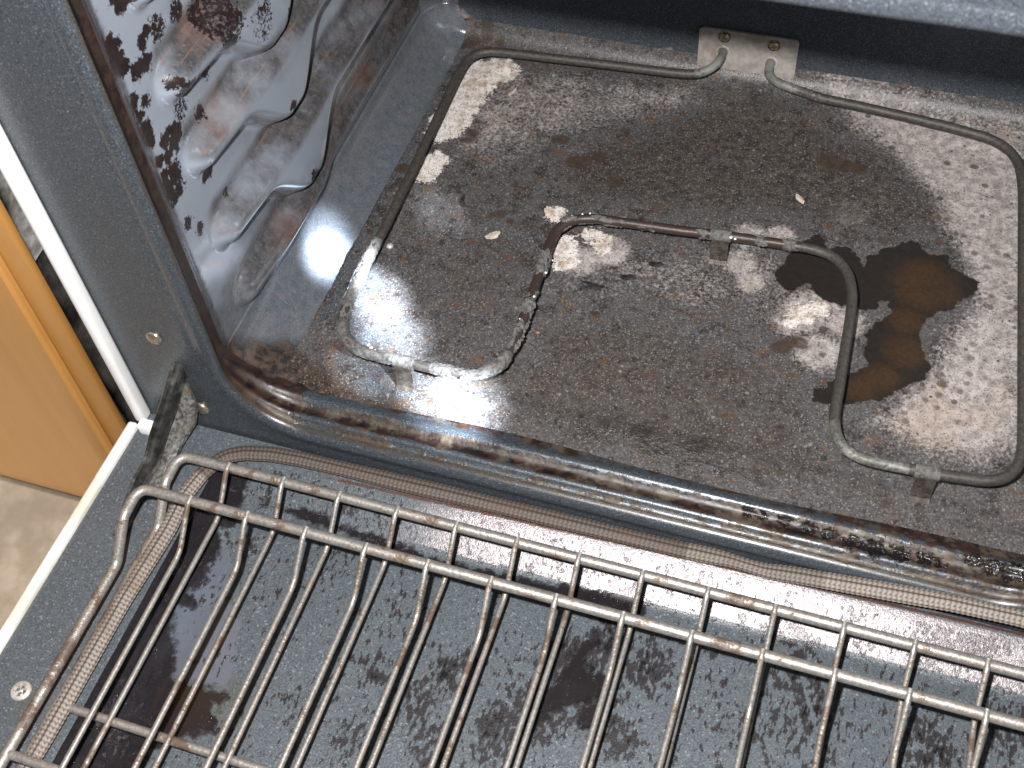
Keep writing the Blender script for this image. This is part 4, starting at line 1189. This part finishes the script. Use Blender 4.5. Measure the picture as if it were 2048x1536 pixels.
# ------------------------------------------------------------------ oven racks
SP, HB = 0.028, 0.0126
def rack(name):
    r = empty(name, (0.18, -0.13, -HB))
    def under(o):
        o.parent = r
        o.matrix_parent_inverse = Matrix.Translation(-r.location)
        return o
    zr = -HB - 0.0033
    xl, xr_, yf = -0.0262, 0.388, -0.285
    loop = [(xl, -0.0035, 0.0), (xr_, -0.0035, 0.0), (xr_, -0.0175, 0.0), (xr_, -0.0310, zr + 0.0012), (xr_, -0.285, zr), (xl, -0.285, zr), (xl, -0.0310, zr + 0.0012), (xl, -0.0145, 0.0)]
    loop = [(xl, 0.0, 0.0), (xr_, 0.0, 0.0), (xr_, -0.0150, -0.001), (xr_, -0.0310, zr), (xr_, yf, zr), (xl, yf, zr), (xl, -0.0310, zr), (xl, -0.0150, -0.001)]
    path = round_path(loop, [0.0065, 0.0065, 0.004, 0.006, 0.009, 0.009, 0.006, 0.004], 8, True)
    path = resample(path, 0.0020, True)
    under(tube('frame', path, 0.0024, M_rack, None, ns=14, closed=True))
    for yc in (-0.1200, -0.225):
        under(tube('cross_bar', [(xl + 0.0005, yc, zr + 0.0001), (xr_ - 0.0005, yc, zr + 0.0001)], 0.0020, M_rack, None, ns=12))
    rnd = random.Random(2)
    for k in range(14):
        x = k * SP
        j = rnd.uniform(-0.0004, 0.0004)
        p = [(x, 0.0012, 0.0022), (x + j * 0.3, -0.0030, 0.0016), (x + j, -0.0180, -HB + 0.0012), (x + j, -0.0225, -HB), (x + j, yf + 0.004, -HB), (x + j, yf - 0.001, -HB + 0.0002)]
        p = resample(round_path(p, [0, 0.002, 0.003, 0.004, 0, 0], 5), 0.0018)
        under(tube('wire', p, 0.00124, M_rack, None, ns=10))
    return r

def copy_thing(o):
    c = o.copy()
    S.collection.objects.link(c)
    for ch in o.children:
        d = ch.copy()
        S.collection.objects.link(d)
        d.parent = c
        d.matrix_parent_inverse = ch.matrix_parent_inverse.copy()
    return c

rack1 = rack('oven_rack')
tag(rack1, 'lower wire oven rack lying on the open door, nearer the oven', 'oven rack', 'oven racks stacked on the door')
rack2 = copy_thing(rack1)
rack2.location = rack1.location + Vector((-0.0012, -0.0278, 0.0140))
tag(rack2, 'upper wire oven rack stacked on the other, shifted away from the oven', 'oven rack', 'oven racks stacked on the door')

# ------------------------------------------------------------------ crumbs and flakes on the oven floor
def flake(name, loc, size, mat, label, cat, group, rotz=0.0, curl=0.0, seed=0, thick=0.0006, aspect=0.5, crescent=False):
    rn = random.Random(seed)
    bm = bmesh.new()
    ns = 18
    top, bot = [], []
    for k in range(ns):
        a = 2 * math.pi * k / ns
        r = rn.uniform(0.78, 1.15)
        x, y = math.cos(a) * r, math.sin(a) * r * aspect
        if crescent:
            y += 0.55 * (x * x) - 0.25
        x, y = x * size, y * size
        z = curl * (x / size) ** 2 * size
        top.append(bm.verts.new((x, y, z + thick)))
        bot.append(bm.verts.new((x * 0.97, y * 0.97, z)))
    ct = bm.verts.new((0, (-0.2 * size if crescent else 0), thick * 1.5)); cb = bm.verts.new((0, (-0.2 * size if crescent else 0), 0))
    for k in range(ns):
        k2 = (k + 1) % ns
        bm.faces.new((top[k], top[k2], ct))
        bm.faces.new((bot[k2], bot[k], cb))
        bm.faces.new((bot[k], bot[k2], top[k2], top[k]))
    o = bm_obj(name, bm, mat, None, True, 40)
    o.location = loc
    o.rotation_euler = (0, 0, rotz)
    tag(o, label, cat, group)
    return o

fz = FZ - 0.0010
g1 = 'loose flakes on the oven floor'
P = [(0.0457, 0.1937), (0.1295, 0.1533), (0.1455, 0.1639), (0.157, 0.1762), (0.0692, 0.1738), (0.0934, 0.1976), (0.2188, 0.2411), (0.043, 0.2861)]
flake('charred_flake', (*P[0], fz), 0.0052, M_char, 'thin dark crescent flake lying alone left of the bent inner tube', 'flake', g1, -1.05, 0.15, 1, aspect=0.30, crescent=True)
flake('charred_flake', (*P[1], fz), 0.0060, M_char, 'glossy black curled flake, the largest near the middle of the oven floor', 'flake', g1, -0.05, 0.25, 2, 0.0009, 0.34)
flake('charred_flake', (*P[2], fz), 0.0042, M_char, 'dull dark flake between the glossy black flake and the small round one', 'flake', g1, 0.2, 0.12, 3, aspect=0.5)
flake('charred_flake', (*P[3], fz), 0.0040, M_char, 'small dark flake nearest below the inner tube clip', 'flake', g1, 0.3, 0.15, 4, aspect=0.5)
flake('ash_flake', (*P[4], fz), 0.0042, M_paleflake, 'small cream flake on dark floor left of the bent inner tube', 'flake', g1, 0.7, 0.1, 5, aspect=0.55)
flake('ash_flake', (*P[5], fz), 0.0046, M_paleflake, 'pale triangular ash flake just behind the corner of the inner tube', 'flake', g1, -0.9, 0.1, 6, aspect=0.6)
flake('ash_flake', (*P[6], fz), 0.0042, M_paleflake, 'tan elongated flake in the sooty patch below the mounting plate', 'flake', g1, -0.8, 0.1, 7, aspect=0.38)
flake('ash_flake', (*P[7], fz), 0.0040, M_paleflake, 'thin white splinter flake beside the white scale in the rear corner', 'flake', g1, 1.2, 0.1, 8, aspect=0.22)
bm = bmesh.new()
bmesh.ops.create_icosphere(bm, subdivisions=3, radius=0.0019)
for v in bm.verts:
    v.co.z *= 0.8
o = bm_obj('round_pellet', bm, M_steel, None, True, None)
o.location = (*[(0.019, 0.1519)][0], FZ + 0.0004)
tag(o, 'small round grey pellet on the floor beside the left tube', 'pellet')

# ------------------------------------------------------------------ kitchen cabinet left of the stove
def cabinet():
    c = empty('kitchen_cabinet', (-0.35, 0.30, -0.30))
    tag(c, 'honey-coloured wooden kitchen cabinet beside the white stove trim', 'cabinet')
    def under(o, par=None):
        o.parent = c
        o.matrix_parent_inverse = Matrix.Translation(-c.location)
        return o
    yf = 0.045
    xr = -0.1105
    under(bm_obj('carcass', box_bm((-0.75, yf + 0.018, -0.178), (xr - 0.012, 0.55, 0.60), 0.001), M_wood))
    bm = box_bm((xr - 0.026, yf, -0.178), (xr, yf + 0.0050, 0.60), 0.0012)
    under(bm_obj('stile', bm, M_wood))
    bm = box_bm((-0.75, yf, -0.178), (xr - 0.0265, yf + 0.0175, -0.150), 0.0012)
    under(bm_obj('bottom_rail', bm, M_wood))
    # overlay door with a moulded edge and a flat panel
    x1, x0, z0, z1 = xr - 0.0135, -0.70, -0.166, 0.58
    bm = bmesh.new()
    prof = [(0.0, 0.0), (0.0, -0.003), (0.0015, -0.0048), (0.0040, -0.0056), (0.0080, -0.0062), (0.0100, -0.0058)]
    rings = []
    for d, y in prof:
        rings.append([bm.verts.new(v) for v in ((x0 + d, yf - 0.0004 + y, z0 + d), (x1 - d, yf - 0.0004 + y, z0 + d), (x1 - d, yf - 0.0004 + y, z1 - d), (x0 + d, yf - 0.0004 + y, z1 - d))])
    for a, b in zip(rings, rings[1:]):
        for k in range(4):
            bm.faces.new((a[k], a[(k + 1) % 4], b[(k + 1) % 4], b[k]))
    bm.faces.new(rings[-1])
    under(bm_obj('door', bm, M_wood, None, True, 25))
    under(bm_obj('toe_board', box_bm((-0.75, 0.098, -0.2995), (xr - 0.004, 0.115, -0.1785), 0.001), M_toe))

cabinet()

def gap_things():
    # black plastic sheet and a grey bundle stuck in the gap between stove and cabinet
    rn = random.Random(5)
    def crumple(name, lo, hi, nx, ny, amp, mat, label, cat, seed):
        rn = np.random.RandomState(seed)
        us, vs = np.linspace(0, 1, nx), np.linspace(0, 1, ny)
        U, Vv = np.meshgrid(us, vs, indexing='ij')
        H = np.zeros(U.shape)
        for k in range(26):
            a, b = rn.uniform(-22, 22, 2)
            H += np.abs(np.sin(a * U + b * Vv + rn.uniform(0, 6))) * rn.uniform(0.2, 1)
        H = (H - H.mean()) / H.std()
        X = lo[0] + amp * H
        Y = lo[1] + (hi[1] - lo[1]) * U
        Z = lo[2] + (hi[2] - lo[2]) * Vv
        X = X + 0.010 * np.sin(np.pi * Vv) ** 0.6
        Vf = np.stack([X, Y, Z], -1).reshape(-1, 3)
        Vb = Vf.copy(); Vb[:, 0] -= 0.004
        n = len(Vf)
        Ff = grid_faces(nx, ny)
        rim = []
        idx = np.arange(nx * ny).reshape(nx, ny)
        border = list(idx[:, 0]) + list(idx[-1, 1:]) + list(idx[-2::-1, -1]) + list(idx[0, -2:0:-1])
        for a, b in zip(border, border[1:] + border[:1]):
            rim.append((a, b, b + n, a + n))
        o = mesh_obj(name, np.concatenate([Vf, Vb]), [tuple(f) for f in Ff] + [tuple(f[::-1] + n) for f in Ff] + rim, mat, None, True)
        tag(o, label, cat)
    crumple('plastic_sheet', (-0.1205, 0.0515, -0.29), (0, 0.30, 0.046), 60, 70, 0.0016, M_blackbag, 'crumpled black plastic sheet in the gap between cabinet and stove', 'plastic sheet', 3)
    crumple('foil_bundle', (-0.1195, 0.0515, 0.048), (0, 0.30, 0.30), 50, 50, 0.0010, M_greyfoil, 'scuffed light grey sheet above the black plastic in the gap', 'sheet', 9)

gap_things()
